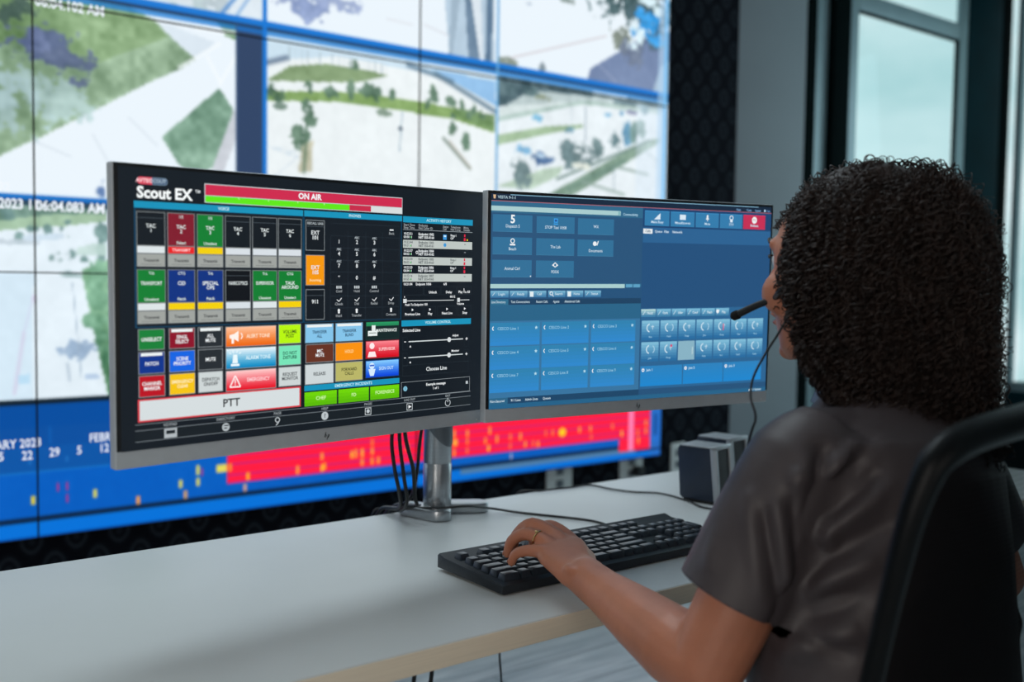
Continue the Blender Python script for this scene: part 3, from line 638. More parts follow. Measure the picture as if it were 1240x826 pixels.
class Scr(Geo):
    """display surface: millimetres from the top left corner of the monitor front, y down"""
    def P(s, x, y, l): return (x/1000-MW/2, -.0010-.00009*l, MH-y/1000)
    def rect(s, x0, y0, x1, y1, col, l=1): s.add([s.P(x0, y1, l), s.P(x1, y1, l), s.P(x1, y0, l), s.P(x0, y0, l)], [[0, 1, 2, 3]], col)
    def grad(s, x0, y0, x1, y1, ca, cb, l=1, n=10):
        for i in range(n):
            u = i/(n-1); s.rect(x0, y0+(y1-y0)*i/n, x1, y0+(y1-y0)*(i+1)/n, tuple(a*(1-u)+b*u for a, b in zip(ca, cb)), l)
    def frame(s, x0, y0, x1, y1, col, w=.7, l=2):
        s.rect(x0, y0, x1, y0+w, col, l); s.rect(x0, y1-w, x1, y1, col, l); s.rect(x0, y0+w, x0+w, y1-w, col, l); s.rect(x1-w, y0+w, x1, y1-w, col, l)
    def pg(s, pts, col, l=3):
        a = sum(pts[i][0]*pts[(i+1) % len(pts)][1]-pts[(i+1) % len(pts)][0]*pts[i][1] for i in range(len(pts)))
        if a > 0: pts = pts[::-1]
        s.add([s.P(x, y, l) for x, y in pts], [list(range(len(pts)))], col)
    def disc(s, x, y, r, col, l=3, n=18, ry=None): s.pg([(x+r*math.cos(6.2832*i/n), y+(ry or r)*math.sin(6.2832*i/n)) for i in range(n)], col, l)
    def ring(s, x, y, r, w, col, l=3, a0=0, a1=360, n=20):
        for i in range(n):
            a = R_(a0+(a1-a0)*i/n); b = R_(a0+(a1-a0)*(i+1)/n)
            s.pg([(x+(r)*math.cos(a), y+(r)*math.sin(a)), (x+r*math.cos(b), y+r*math.sin(b)), (x+(r-w)*math.cos(b), y+(r-w)*math.sin(b)), (x+(r-w)*math.cos(a), y+(r-w)*math.sin(a))], col, l)
    def line(s, x0, y0, x1, y1, w, col, l=3):
        dx, dy = x1-x0, y1-y0; L = math.hypot(dx, dy); nx, ny = -dy/L*w/2, dx/L*w/2
        s.pg([(x0+nx, y0+ny), (x1+nx, y1+ny), (x1-nx, y1-ny), (x0-nx, y0-ny)], col, l)
    def t(s, st, x, y, size, col=(240, 244, 246), l=4, al='CENTER', b=.02, sx=1.0):
        text(s, st, x, -y, size*1.35, col, l, al, b, frame=lambda X, Y, L: s.P(X, -Y, L), sx=sx)
WHT = (238, 242, 244); GR = (150, 156, 160)
A = Scr()
A.rect(5.5, 4.5, 533.5, 309.5, (17, 25, 33), 0)
# header
A.pg([(30+2*math.cos(a)*1.9-0+0, 18.2+4*math.sin(a)) for a in np.linspace(math.pi/2, math.pi*1.5, 10)]+[(43, 14.2), (43, 22.2)], (216, 70, 92), 2)
A.pg([(57+3.8*math.cos(a), 18.2+4*math.sin(a)) for a in np.linspace(-math.pi/2, math.pi/2, 10)]+[(43, 22.2), (43, 14.2)], (110, 134, 156), 2)
A.pg([(57+2.8*math.cos(a), 18.2+3*math.sin(a)) for a in np.linspace(-math.pi/2, math.pi/2, 10)]+[(43, 21.2), (43, 15.2)], (60, 84, 112), 3)
A.t('AVTEC', 34, 18.2, 4.4, (250, 210, 214), b=.03); A.t('SCOUT', 50, 18.2, 4, (180, 200, 214), b=.02)
A.t('Scout EX', 25.6, 31.2, 12.6, (244, 248, 248), al='LEFT', b=.035, sx=.99); A.t('TM', 93, 26.5, 3.4, (220, 226, 228), al='LEFT')
A.rect(104.5, 16.6, 387.5, 38, (190, 200, 204), 1); A.rect(105.5, 17.6, 386.7, 29.4, (206, 42, 78), 2); A.rect(105.5, 30.2, 302.5, 37.2, (96, 232, 22), 2); A.rect(302.5, 30.2, 336.2, 37.2, (200, 42, 74), 2); A.rect(336.2, 30.2, 386.7, 37.2, (216, 222, 222), 2)
A.t('ON AIR', 244, 23.7, 7.2, b=.035)
for x in (147, 186, 226, 264): A.rect(x, 30.2, x+1.2, 32.4, (190, 246, 150), 3)
CY = (22, 146, 186); FR = (14, 62, 92)
A.rect(22.4, 40.2, 234.4, 47.3, CY, 1); A.rect(235.8, 40.2, 387.2, 47.3, CY, 1); A.rect(388.8, 40.4, 513.4, 48.4, CY, 1)
A.t('VOICE', 128, 43.8, 3.6, (200, 234, 240)); A.t('PHONES', 311, 43.8, 3.6, (200, 234, 240)); A.t('ACTIVITY HISTORY', 451, 44.4, 3.8, (190, 232, 240))
A.rect(22.4, 47.3, 235.0, 176.5, (13, 66, 96), 1); A.rect(24.2, 48.0, 233.6, 175.4, (22, 30, 38), 2)
A.rect(235.4, 47.3, 386.8, 176.5, (13, 66, 96), 1); A.rect(236.4, 48.0, 385.4, 175.6, (20, 28, 36), 2)
cx = [(25.6, 56.5), (60.6, 91.4), (95.6, 126.4), (130.4, 161.6), (165.4, 197), (200.2, 231.2)]
DK = (18, 25, 32); GN = (16, 126, 50); BLU = (12, 50, 128); MR = (128, 26, 44); YE = (244, 208, 0)
for r, (y0, cells) in enumerate(((51.8, [(DK, '', 'TAC\n1', '', (222, 230, 232)), (MR, '1/2', 'TAC\n2', 'Select', (236, 34, 36)), (GN, '1/2', 'TAC\n3', 'Unselect', YE), (DK, '', 'TAC\n4', '', (216, 224, 230)), (DK, '', 'TAC\n5', '', (216, 224, 230)), (DK, '', 'TAC\n6', '', (216, 224, 230))]),
                               (113.8, [(GN, 'Trk', 'TRANSPORT', 'Unselect', (222, 230, 232)), (BLU, 'CTG', 'CID', 'Patch', YE), (BLU, 'Trk', 'SPECIAL\nOPS', 'Patch', YE), ((12, 16, 22), '', 'NARCOTICS', '', (216, 224, 230)), (GN, 'Trk', 'SUPERVISOR', 'Unselect', (222, 230, 232)), (GN, 'CTG', 'TALK\nAROUND', 'Unselect', YE)]))):
    for (x0, x1), (c, a, b_, d, bar) in zip(cx, cells):
        A.rect(x0-.9, y0-.8, x1+.9, y0+58.6, (120, 126, 128), 3); A.rect(x0, y0, x1, y0+35.2, c, 4)
        if c in (DK, (12, 16, 22)): A.rect(x0, y0+5.6, x1, y0+6.2, (70, 80, 88), 5)
        A.rect(x0, y0+36.4, x1, y0+43.6, bar, 4)
        A.rect(x0, y0+45, x1, y0+58, (160, 164, 160), 4); A.t('Transmit', (x0+x1)/2, y0+51.6, 3.6, (50, 54, 56), 5)
        A.rect(x0+3.4, y0+55.6, x1-3.4, y0+56.1, (110, 114, 112), 5)
        A.t(a, (x0+x1)/2, y0+3.6, 3.2, (210, 224, 222), 5); A.t(d, (x0+x1)/2, y0+32, 3.4, (214, 228, 222), 5)
        ls = b_.split('\n')
        for i, s_ in enumerate(ls): A.t(s_, (x0+x1)/2, y0+14.6+5*i-(0 if len(ls) > 1 or r else 0), 4.3 if len(s_) < 8 else 4.0, (228, 236, 236), 5, b=.02, sx=.95 if len(s_) < 8 else .80)
        if c == MR: A.t('TRANSMIT', (x0+x1)/2, y0+40, 3.4, (255, 200, 200), 5)
# phone column
for y0, y1, c, ls in ((51.4, 88.6, DK, ('EXT', '101')), (93.8, 131.2, (246, 152, 8), ('EXT', '105')), (135.8, 173.4, DK, ('911',))):
    A.rect(237.8, y0, 265.4, y1, (130, 138, 142), 3); A.rect(238.6, y0+.8, 264.6, y1-.8, c, 4)
    if c == DK: A.rect(239, y0+7.4, 264.2, y0+8, (70, 80, 88), 5)
    for i, s_ in enumerate(ls): A.t(s_, 251.6, y0+15.5+6*i, 5, (230, 236, 238), 5)
    if c != DK: A.t('Incoming', 251.6, y1-6.4, 3.4, (255, 226, 170), 5)
A.t('RECALL LINE', 251.6, 55.6, 3, (180, 190, 194), 5)
for i, x in enumerate((274, 300.4, 328, 355, 382.4)):
    A.rect(x, 63 if i else 70, x+.3, 174, (48, 60, 70), 3)
for i, y in enumerate((54, 69.4, 84.4, 99.4, 114.4, 129.4, 144.4, 159.4, 174.2)): A.rect(274, y, 382.4, y+.3, (48, 60, 70), 3)
kx = (286.8, 314.2, 341.8)
for r, row in enumerate((('1', '2', '3'), ('4', '5', '6'), ('7', '8', '9'), ('*', '0', '#'))):
    for x, s_ in zip(kx, row):
        A.t(s_, x, 76.8+15*r, 5, (226, 232, 234), 5)
        if r < 3 and s_ != '1': A.t('ABC', x, 71.2+15*r, 3, (180, 190, 196), 5, sx=.9)
for x, s_, k in ((286.8, 'Conf', 0), (314.2, 'Hold', 1), (341.8, 'Control', 2)):
    for q in range(3): A.rect(x-4+q*3, 131.8, x-2+q*3, 135.2, (196, 204, 208), 5)
    A.t(s_, x, 138.6, 3.4, GR, 5)
for x, s_ in ((286.8, 'Check'), (314.2, 'Dial'), (341.8, 'Redial'), (369.5, 'Drop')):
    A.line(x-3, 149, x, 151.4, .9, WHT, 5); A.line(x, 151.4, x+4, 147, .9, WHT, 5); A.t(s_, x, 154.6, 3.4, GR, 5)
for x, s_ in ((286.8, 'Hold'), (314.2, 'Transfer'), (369.5, 'Contacts')):
    A.disc(x, 162.4, 1.7, WHT, 5); A.rect(x-1.4, 163.6, x+1.4, 166.2, WHT, 5); A.t(s_, x, 169.4, 3.4, GR, 5)
A.rect(366.4, 58.6, 372.6, 60.2, WHT, 5); A.t('Back', 369.5, 64, 3.4, GR, 5)
# history list
A.t('Start Time', 389.6, 51.6, 3.3, GR, al='LEFT'); A.t('Stop Time', 389.6, 55.2, 3.3, GR, al='LEFT'); A.t('Endpoint', 415, 51.6, 3.3, GR, al='LEFT'); A.t('Net Caller ID', 415, 55.2, 3.3, GR, al='LEFT')
for x, a, b_ in ((458, 'Status', 'Call'), (472, 'Telephone', 'Net Comp'), (496, 'Menu', 'Details')): A.t(a, x, 51.8, 3.1, GR, al='LEFT'); A.t(b_, x, 55.2, 3.1, GR, al='LEFT')
A.rect(389, 57.6, 513, 58.1, (170, 180, 186), 2)
for i in range(6):
    y = 60.2+11.15*i; lt = i % 2; tc_ = (90, 98, 100) if lt else (226, 232, 234)
    if lt: A.rect(389, y, 512.6, y+10.6, (190, 198, 194), 2)
    A.t('10:22:%02d' % (51-i*7), 389.8, y+3, 3.3, tc_, al='LEFT'); A.t('00:0%d  1' % i, 389.8, y+7.4, 3.3, tc_, al='LEFT')
    A.t('Endpoint 100%d' % (i+2), 415, y+3, 3.4, tc_, al='LEFT', b=.03); A.t('NET 555-01%d' % (i+60), 415, y+7.4, 3.4, tc_, al='LEFT', b=.03)
    A.rect(401, y+6.4, 402.6, y+8.6, (70, 190, 90), 5)
    if i in (0, 3, 4): A.t('Ring-1', 472, y+3.2, 3.2, tc_, al='LEFT'); A.t('OP', 472, y+7.2, 3.2, tc_, al='LEFT')
    if i in (0, 3, 4): A.rect(497, y+.8, 499.4, y+4.4, (220, 40, 70), 5); A.rect(496.6, y+6, 499.8, y+10, (220, 40, 70), 5)
    else: A.rect(497.4, y+3, 500.4, y+4.2, (130, 138, 144), 5)
A.rect(458.6, 62.4, 465, 69.4, (60, 150, 220), 3); A.rect(459.6, 63.4, 464, 65.6, (200, 230, 246), 4); A.disc(462, 76.6, 2.6, (60, 150, 214), 3); A.ring(412.5, 87.6, 2.1, .8, WHT, 4); A.rect(502, 67.6, 504, 69.8, YE, 5)
A.t('10:21:04', 389.8, 130, 3.3, WHT, al='LEFT'); A.t('Endpoint 1006', 411, 130, 3.4, WHT, al='LEFT'); A.t('6/8', 463, 130, 3.4)
for x0, x1 in ((389.5, 424), (425.4, 454.4), (455.8, 484), (485.4, 511.6)): A.frame(x0, 133.2, x1, 144.6, (44, 54, 62), .4, 3)
A.t('Unlock', 441, 141, 3.6); A.t('Delay', 470, 141, 3.6); A.t('Play To All', 498.4, 141, 3.6); A.line(498, 136, 498, 138.4, 1, WHT, 4)
A.rect(393, 151.6, 479.4, 152.5, (210, 216, 218), 4); A.rect(389.8, 149.4, 395.6, 154.8, (214, 220, 222), 5); A.rect(391.4, 146, 392.6, 147.8, WHT, 4)
A.rect(487, 151.6, 508.4, 152.5, (210, 216, 218), 4); A.rect(485.6, 149.2, 490.4, 154.8, (214, 220, 222), 5)
A.t('Push To Endpoint 100', 393, 157.4, 3.2, al='LEFT'); A.t('Volume', 485, 157.4, 3.2, al='LEFT'); A.t('00:12', 477, 147.4, 3.2)
for x0, x1, s_, x in ((389.5, 424, 'Previous Live', 406), (426.4, 446.4, 'Play', 436.5), (449, 484, 'Next Live', 467.2), (487, 511.6, 'Stop', 500)):
    A.frame(x0, 160, x1, 173, (44, 54, 62), .4, 3); A.t(s_, x, 170, 3.6); A.pg([(x-1.6, 162.4), (x+1.8, 164.2), (x-1.6, 166)], WHT, 4)
# volume control
A.rect(387.3, 178.0, 512, 186, CY, 1); A.t('VOLUME CONTROL', 451, 182, 3.8, (190, 232, 240)); A.t('Selected Line', 389.2, 191.6, 4.2, al='LEFT')
for y, s_ in ((206.6, 'Adjust'), (228, 'Monitor')):
    A.frame(389.4, y-6.5, 397.6, y+11, (40, 50, 58), .4, 3); A.frame(499.6, y-6.5, 508, y+11, (40, 50, 58), .4, 3)
    A.rect(399.4, y-.7, 497.2, y+.7, (206, 214, 216), 4); A.disc(471.4, y, 3.4, (216, 222, 224), 5); A.t(s_, 483, y-5.4, 3.2)
    A.rect(392, y-.5, 395, y+.5, WHT, 4); A.rect(502, y-.5, 506, y+.5, WHT, 4); A.rect(503.5, y-2, 504.5, y+2, WHT, 4); A.pg([(401, y+7.6), (402.5, y+4.8), (404, y+7.6)], WHT, 4)
A.frame(389.4, 238, 508, 252.6, (40, 50, 58), .4, 3); A.t('Choose Line', 449, 245.4, 5.4, (220, 226, 228))
A.frame(387.6, 260.4, 511, 281.2, (150, 158, 162), .5, 3); A.disc(394.4, 269.4, 3.4, (130, 190, 214), 4); A.t('i', 394.4, 269.4, 4.4, (20, 60, 90), 5); A.t('Example message', 448, 266.4, 3.7); A.t('1 of 1', 448, 272.2, 3.5); A.rect(503.4, 266.4, 507.4, 270.4, (190, 198, 202), 4)
# button block
def btn(x0, y0, x1, y1, c, ls, tc_=WHT, fr=None, c2=None, tabw=False, sz=4.2, dx=0):
    if fr: A.rect(x0, y0, x1, y1, fr, 3); x0 += .9; y0 += .9; x1 -= .9; y1 -= .9
    if c2: A.grad(x0, y0, x1, y1, c, c2, 4)
    else: A.rect(x0, y0, x1, y1, c, 4)
    if tabw: A.rect(x0+2, y0+.3, x1-2, y0+3.6, (236, 242, 242), 5)
    n = len(ls)
    for i, s_ in enumerate(ls): A.t(s_, (x0+x1)/2+dx, (y0+y1)/2+(i-(n-1)/2)*5.2+(1.2 if tabw else 0), sz, tc_, 6, b=.022, sx=.86)
SF = (130, 136, 140)
btn(25.2, 177.8, 55.6, 201, (22, 128, 56), ['UNSELECT'], fr=SF); btn(60.4, 177.8, 91.6, 201, (140, 14, 40), ['SINGL', 'SELECT'], fr=SF, tabw=True); btn(95.0, 177.8, 126, 201, (38, 44, 50), ['ALL', 'MUTE'], fr=SF, tabw=True)
btn(25.2, 202.8, 55.6, 227, (10, 52, 140), ['PATCH'], fr=SF, tabw=True); btn(60.4, 202.8, 91.6, 227, (18, 100, 226), ['SCENE', 'PRIORITY'], fr=SF); btn(95.0, 202.8, 126, 227, (38, 44, 50), ['MUTE'], fr=SF)
btn(25.2, 228.4, 55.8, 252.4, (186, 14, 32), ['CHANNEL', 'MARKER'], fr=SF); btn(60.4, 228.4, 91.6, 252.4, (246, 196, 16), ['EMERGENCY', 'CLEAR'], (255, 240, 190), fr=SF, sz=3.9); btn(95.0, 228.4, 126, 252.4, (206, 214, 214), ['DEPATCH', 'ON/OFF'], (60, 66, 70), fr=SF)
btn(129.4, 178.2, 196.6, 202.2, (255, 190, 150), ['ALERT TONE'], (255, 224, 196), c2=(238, 104, 16), fr=SF, sz=4.6, dx=9)
btn(129.4, 203.2, 196.6, 227.8, (226, 242, 250), ['ALARM TONE'], (214, 240, 250), c2=(10, 138, 196), fr=SF, sz=4.6, dx=9)
btn(129.4, 229.2, 196.6, 253.8, (255, 196, 196), ['EMERGENCY'], (255, 206, 210), c2=(232, 20, 40), fr=SF, sz=4.6, dx=9)
A.pg([(134.5, 188), (140, 187), (146, 183.4), (146, 196), (140, 192.6), (134.5, 192)], (255, 244, 236), 7); A.ring(147, 189.6, 4.4, 1.2, (255, 244, 236), 7, -60, 60); A.rect(137, 192, 140, 198, (255, 244, 236), 7)
A.rect(136, 221.6, 147, 224.4, (236, 250, 254), 7); A.pg([(138, 221), (139, 211), (144, 211), (145, 221)], (236, 250, 254), 7)
for a in (-60, -20, 20, 60): A.line(141.5+6*math.sin(R_(a)), 211-2*math.cos(R_(a)), 141.5+9*math.sin(R_(a)), 211-5*math.cos(R_(a)), 1, (236, 250, 254), 7)
for p, q in (((141.5, 235.4), (134.6, 248.6)), ((134.6, 248.6), (148.4, 248.6)), ((148.4, 248.6), (141.5, 235.4))): A.line(*p, *q, 1.5, (255, 244, 244), 7)
A.rect(140.9, 240, 142.1, 244.6, (255, 244, 244), 7); A.rect(140.9, 245.6, 142.1, 246.8, (255, 244, 244), 7)
btn(199.4, 177.6, 231.2, 201.6, (184, 246, 10), ['VOLUME', 'POST'], (40, 70, 20), fr=SF); btn(199.4, 203, 231.2, 227.6, (120, 228, 184), ['DO NOT', 'DISTURB'], (20, 84, 64), fr=SF); btn(199.4, 229, 231.2, 253, (206, 214, 214), ['REQUEST', 'MONITOR'], (60, 66, 70), fr=SF)
A.rect(24.2, 254.2, 230.8, 279.2, (214, 66, 76), 3); A.rect(26.2, 256, 228.8, 277.4, (214, 222, 224), 4); A.t('PTT', 136.5, 266.8, 9.6, (40, 44, 48), 5, b=.02)
LB = (132, 196, 234)
btn(236.6, 178.2, 279.2, 202.2, LB, ['TRANSFER', 'ALL'], (30, 70, 104), fr=(90, 110, 124), tabw=True, sz=3.9); btn(281.4, 178.2, 324.2, 202.2, LB, ['TRANSFER', 'BLIND'], (30, 70, 104), fr=(90, 110, 124), tabw=True, sz=3.9)
btn(237.6, 203.4, 279.2, 226.6, (102, 50, 34), ['MIC', 'MUTE'], fr=SF); btn(281.4, 203.2, 324.2, 226.8, (250, 146, 10), ['HOLD'], (255, 214, 140), fr=SF)
btn(236.6, 228, 279.4, 253.4, (206, 214, 216), ['RELEASE'], (56, 62, 66), fr=SF); btn(281.4, 228, 324.2, 252.6, (186, 182, 104), ['FORWARD', 'CALLS'], (66, 68, 34), fr=SF)
btn(328.6, 178, 383.4, 202, (40, 150, 96), ['MAINTENANCE'], (226, 236, 232), fr=(30, 50, 50), c2=(10, 40, 34), sz=4.2, dx=6); A.rect(329.6, 184, 382.4, 201, (20, 40, 40), 5)
btn(328.6, 203, 383.4, 226, (250, 130, 140), ['SUPERVISOR'], (255, 206, 208), fr=(150, 40, 50), c2=(214, 10, 30), sz=4.2, dx=7)
btn(328.6, 228.4, 383.4, 251, (130, 200, 255), ['SIGN OUT'], (190, 224, 255), fr=(20, 70, 150), c2=(8, 70, 220), sz=4.4, dx=6)
A.rect(332, 190, 347, 196.6, (230, 238, 236), 7); A.rect(338, 183, 344, 190, (230, 238, 236), 7); A.rect(334, 192.4, 345, 193.2, (30, 60, 50), 8)
A.disc(338.6, 209.6, 4, (255, 236, 238), 7); A.pg([(331.6, 224), (334, 217), (343.4, 217), (345.8, 224)], (255, 236, 238), 7)
A.disc(338.6, 235.6, 4.2, (214, 236, 255), 7); A.pg([(333, 239.6), (344.4, 239.6), (341.6, 248.6), (335.8, 248.6)], (214, 236, 255), 7); A.rect(335, 234, 342.2, 236, (20, 90, 210), 8)
A.rect(236, 254, 384.2, 261, CY, 3); A.t('EMERGENCY INCIDENTS', 310, 257.6, 3.9, (190, 232, 240))
for x0, x1, s_ in ((236.2, 284, 'CHEF'), (286.4, 334, 'FD'), (336.2, 383.8, 'FORENSICS')): A.grad(x0, 262.6, x1, 280, (112, 214, 0), (90, 186, 0), 4, 4); A.t(s_, (x0+x1)/2, 271, 4.6, (206, 246, 160), 6)
# bottom bar
for y in (281.2, 287.8, 300): A.rect(21, y, 512.8, y+.8, (110, 118, 124), 3)
A.rect(21, 288.6, 512.8, 300, (22, 30, 36), 2)
for x, s_, y in ((61.4, 'KEYPAD', 284.8), (129.3, 'DIRECTORY', 284.8), (198, 'PAGE', 284.8), (266, 'HELP', 284.8), (333, 'PAGES', 284.8), (402, 'LOG OUT', 284.8), (470, 'EXIT', 284.8)): A.t(s_, x, y, 3.2, (150, 158, 162), 4)
A.rect(54, 289, 69, 299.4, (176, 184, 188), 4); A.rect(56.2, 291, 66.8, 295, (30, 38, 44), 5); A.disc(129.3, 294.4, 4.8, (176, 184, 188), 4, ry=4.8); A.rect(127, 292, 133, 293.2, (30, 38, 44), 5); A.rect(127, 295, 131, 296.2, (30, 38, 44), 5)
A.ring(198, 292.6, 3.4, 1.1, (190, 198, 202), 4); A.line(196, 299, 199.6, 295.6, 1.2, (190, 198, 202), 4); A.disc(266, 294, 5.2, (186, 194, 198), 4); A.t('?', 266, 294, 5.6, (30, 38, 44), 5)
A.frame(328, 289.4, 338, 299, (190, 198, 202), 1, 4); A.disc(333, 294, 2.6, (190, 198, 202), 4); A.frame(397, 289.4, 407, 299, (190, 198, 202), .9, 4); A.pg([(400, 291.8), (405.4, 294.2), (400, 296.6)], WHT, 4)
A.ring(470, 294.4, 5, 1, (190, 198, 202), 4, -60, 240); A.rect(469.4, 287.4, 470.6, 293.6, (190, 198, 202), 5)

B = Scr()
B.rect(5.2, 4.6, 534, 309.6, (38, 82, 122), 0); B.rect(5.2, 4.6, 534, 14.2, (22, 40, 62), 1); B.rect(36, 4.9, 505, 6.0, (130, 176, 200), 2)
B.pg([(8, 6.2), (12.4, 6.2), (11.8, 11.6), (8.8, 11.6)], (216, 180, 140), 3); B.t('VESTA 9-1-1', 15.4, 9.4, 4.2, (170, 196, 208), al='LEFT', b=.02)
B.rect(5.2, 14.1, 534, 15.1, (170, 100, 112), 2); B.rect(5.2, 15.1, 269.4, 135.8, (48, 104, 138), 1)
B.t('View', 462, 11.4, 3.4, (130, 176, 220)); B.t('Tools', 484, 11.4, 3.4, (130, 176, 220)); B.t('Layout', 504, 11.4, 3.4, (130, 176, 220)); B.disc(519, 11, 1.9, (190, 224, 250), 3); B.t('Help', 527, 11.4, 3, (100, 150, 206))
B.rect(5.2, 31, 269.4, 130.6, (42, 84, 122), 2); B.rect(5.2, 21.6, 227.8, 28.4, (168, 204, 206), 2); B.rect(223, 22, 227, 28, (130, 180, 186), 3); B.t('Connectivity', 246, 26.4, 4, (170, 206, 226))
TL = (50, 112, 152)
def tile(x0, y0, x1, y1, s_, ic=None):
    B.rect(x0, y0, x1, y1, TL, 3); cxx = (x0+x1)/2; B.rect(x0, y1-.5, x1, y1, (66, 130, 168), 4)
    B.t(s_, cxx, y1-8 if ic else (y0+y1)/2, 4.5, (206, 224, 236), b=.01, sx=.88)
    if ic == '5': B.t('5', cxx, y0+6.6, 12, WHT, b=.03)
    if ic == 'mon': B.rect(cxx-3.4, y0+2.6, cxx+3.4, y0+8.6, (60, 160, 236), 4); B.rect(cxx-2.2, y0+4, cxx+2.2, y0+7.2, (40, 90, 150), 5); B.rect(cxx-3.8, y0+9.8, cxx+3.8, y0+11.4, (60, 160, 236), 4)
    if ic == 'per': B.ring(cxx, y0+5, 3.6, 1.3, WHT, 4); B.rect(cxx-4.4, y0+9.2, cxx+4.4, y0+11.4, WHT, 4)
    if ic == 'doc': B.disc(cxx-1.8, y0+5.6, 3.4, WHT, 4); B.line(cxx+2, y0+8, cxx+4.6, y0+1.6, 1.6, WHT, 5)
    if ic == 'eye': B.pg([(cxx-5.4, y0+6.6), (cxx, y0+2.2), (cxx+5.4, y0+6.6), (cxx, y0+10)], WHT, 4); B.disc(cxx, y0+6.2, 2, (50, 112, 152), 5)
for q in ((8, 33.4, 72.6, 57.6, 'Dispatch 5', '5'), (79.8, 33.8, 145, 57.6, 'STOP Taxi 10:08', 'mon'), (151, 34.6, 215.6, 58.2, 'WX', None), (8, 65.2, 72.6, 89.6, 'Beach', 'per'), (79.8, 65.4, 145, 89.8, 'The Lab', None), (151, 65.8, 215.6, 90, 'Documents', 'doc'), (8, 97.2, 72.6, 121.8, 'Animal Ctrl', None), (79.8, 97.4, 145, 121.8, 'PDDS', 'eye')): tile(*q)
B.rect(70, 119.4, 71.6, 121, WHT, 5)
B.rect(5.2, 131.4, 238.2, 137.4, (170, 206, 206), 3); B.rect(240.6, 131.6, 252.6, 136.4, (92, 160, 196), 3); B.rect(254.4, 131.6, 267, 136.4, (92, 160, 196), 3)
for i, x in enumerate((5.6, 37, 68.4, 101.6, 133, 165)):
    B.grad(x, 141, x+29.6, 150.6, (120, 178, 206), (62, 122, 166), 3, 5)
    if i in (2, 4): B.rect(x+2, 142.2, x+8, 149.6, (226, 238, 242), 4)
    elif i == 3: B.ring(x+5, 145, 2.8, 1, WHT, 4); B.line(x+7, 147, x+9, 149.4, 1, WHT, 4)
    else: B.line(x+3, 148, x+7, 143.4, .8, (200, 220, 230), 4)
    B.t(('Login', 'Ready', 'Call\nBack', 'Search', 'Note', 'Status')[i].split('\n')[0], x+18, 145.8, 3.8, (190, 216, 228))
B.rect(5.2, 152.8, 269.4, 161, (30, 66, 98), 2); B.rect(5.6, 153, 34.8, 161, (48, 110, 142), 3)
for x, s_ in ((7, 'Line Directory'), (39, 'Text Conversations'), (81, 'Recent Calls'), (110, 'Agents'), (130, 'Abandoned Calls')): B.t(s_, x, 157, 3.7, (200, 222, 232), al='LEFT', sx=.78, b=.01)
B.rect(5.2, 161, 269.4, 184, (42, 100, 136), 2); B.rect(5.2, 184, 269, 294, (56, 116, 160), 2)
for r in range(3):
    for c_ in range(3):
        x0 = (6, 91.8, 178.2)[c_]; y0 = (186.4, 220.6, 253.6)[r]; x1 = x0+82; y1 = y0+32.6
        B.grad(x0, y0, x1, y1, (48, 130, 176), (48, 136, 204), 3, 6); B.ring(x0+6.4, y0+8, 3.4, 1.3, WHT, 4, 110, 250, 8)
        B.t('CESCO Line %d' % (r*3+c_+1), x0+11.6, y0+8.6, 4.4, (150, 200, 226), al='LEFT', b=.01)
        sx_ = x1-6; pts = []
        for k in range(10): a = R_(-90+36*k); rr = 2.9 if k % 2 == 0 else 1.3; pts.append((sx_+rr*math.cos(a), y0+7.8+rr*math.sin(a)))
        for k in range(10): B.pg([(sx_, y0+7.8), pts[k], pts[(k+1) % 10]], (180, 220, 236), 4)
B.rect(5.2, 294, 269.4, 303, (30, 70, 104), 2); B.rect(5.2, 294, 36, 303, (44, 100, 134), 3); B.rect(5.2, 303, 534, 309.6, (38, 98, 136), 2)
for x, s_ in ((7, 'Non-Secured'), (41, '911 Lines'), (65, 'Admin Lines'), (95, 'Queues')): B.t(s_, x, 298.6, 3.8, (206, 226, 236), al='LEFT', sx=.85, b=.01)
# right half
B.rect(270, 15.1, 534, 44.4, (30, 68, 112), 1); B.rect(270.6, 44.4, 533, 67.6, (44, 98, 146), 2); B.rect(270.6, 67.6, 533, 168.6, (36, 80, 124), 3)
for x, c, s_, ic in ((273, (52, 124, 172), 'Make Busy', 0), (323.2, (52, 124, 172), 'Miscellaneous', 1), (373.2, (52, 124, 172), 'Mute', 2), (423.2, (52, 124, 172), 'TTY', 3), (472.8, (196, 46, 84), 'Release', 4)):
    B.rect(x, 19, x+47.6, 41.8, c, 3); B.rect(x, 19, x+47.6, 19.7, tuple(min(255, int(v*1.25)) for v in c), 4); cxx = x+24; B.t(s_, cxx, 36, 4.1, (196, 220, 236))
    if ic == 0: B.pg([(cxx-6, 32), (cxx+6, 32), (cxx+6, 22)], (216, 232, 244), 4)
    if ic == 1: B.rect(cxx-6, 23, cxx+6, 31, (216, 232, 244), 4)
    if ic == 2: B.rect(cxx-1.6, 22, cxx+1.6, 29, WHT, 4); B.rect(cxx-3.6, 27.6, cxx+3.6, 28.8, WHT, 4); B.rect(cxx-.6, 29, cxx+.6, 32, WHT, 4)
    if ic == 3: B.ring(cxx, 25, 4, 1.2, WHT, 4); B.rect(cxx-2.6, 27, cxx+2.6, 32, (216, 232, 244), 4)
    if ic == 4: B.disc(cxx, 27, 5.4, WHT, 4, ry=5.6); B.t('911', cxx, 27, 3.6, (190, 50, 80), 6)
B.rect(270.8, 46.6, 288.4, 54, (226, 232, 236), 4); B.t('Calls', 279.6, 50.4, 3.8, (90, 110, 130), 6)
for x, s_ in ((293, 'Queue'), (311, 'Files'), (327, 'Network')): B.t(s_, x, 50.4, 3.9, (206, 224, 238), al='LEFT')
B.rect(270.6, 168.6, 533, 294, (44, 100, 146), 3)
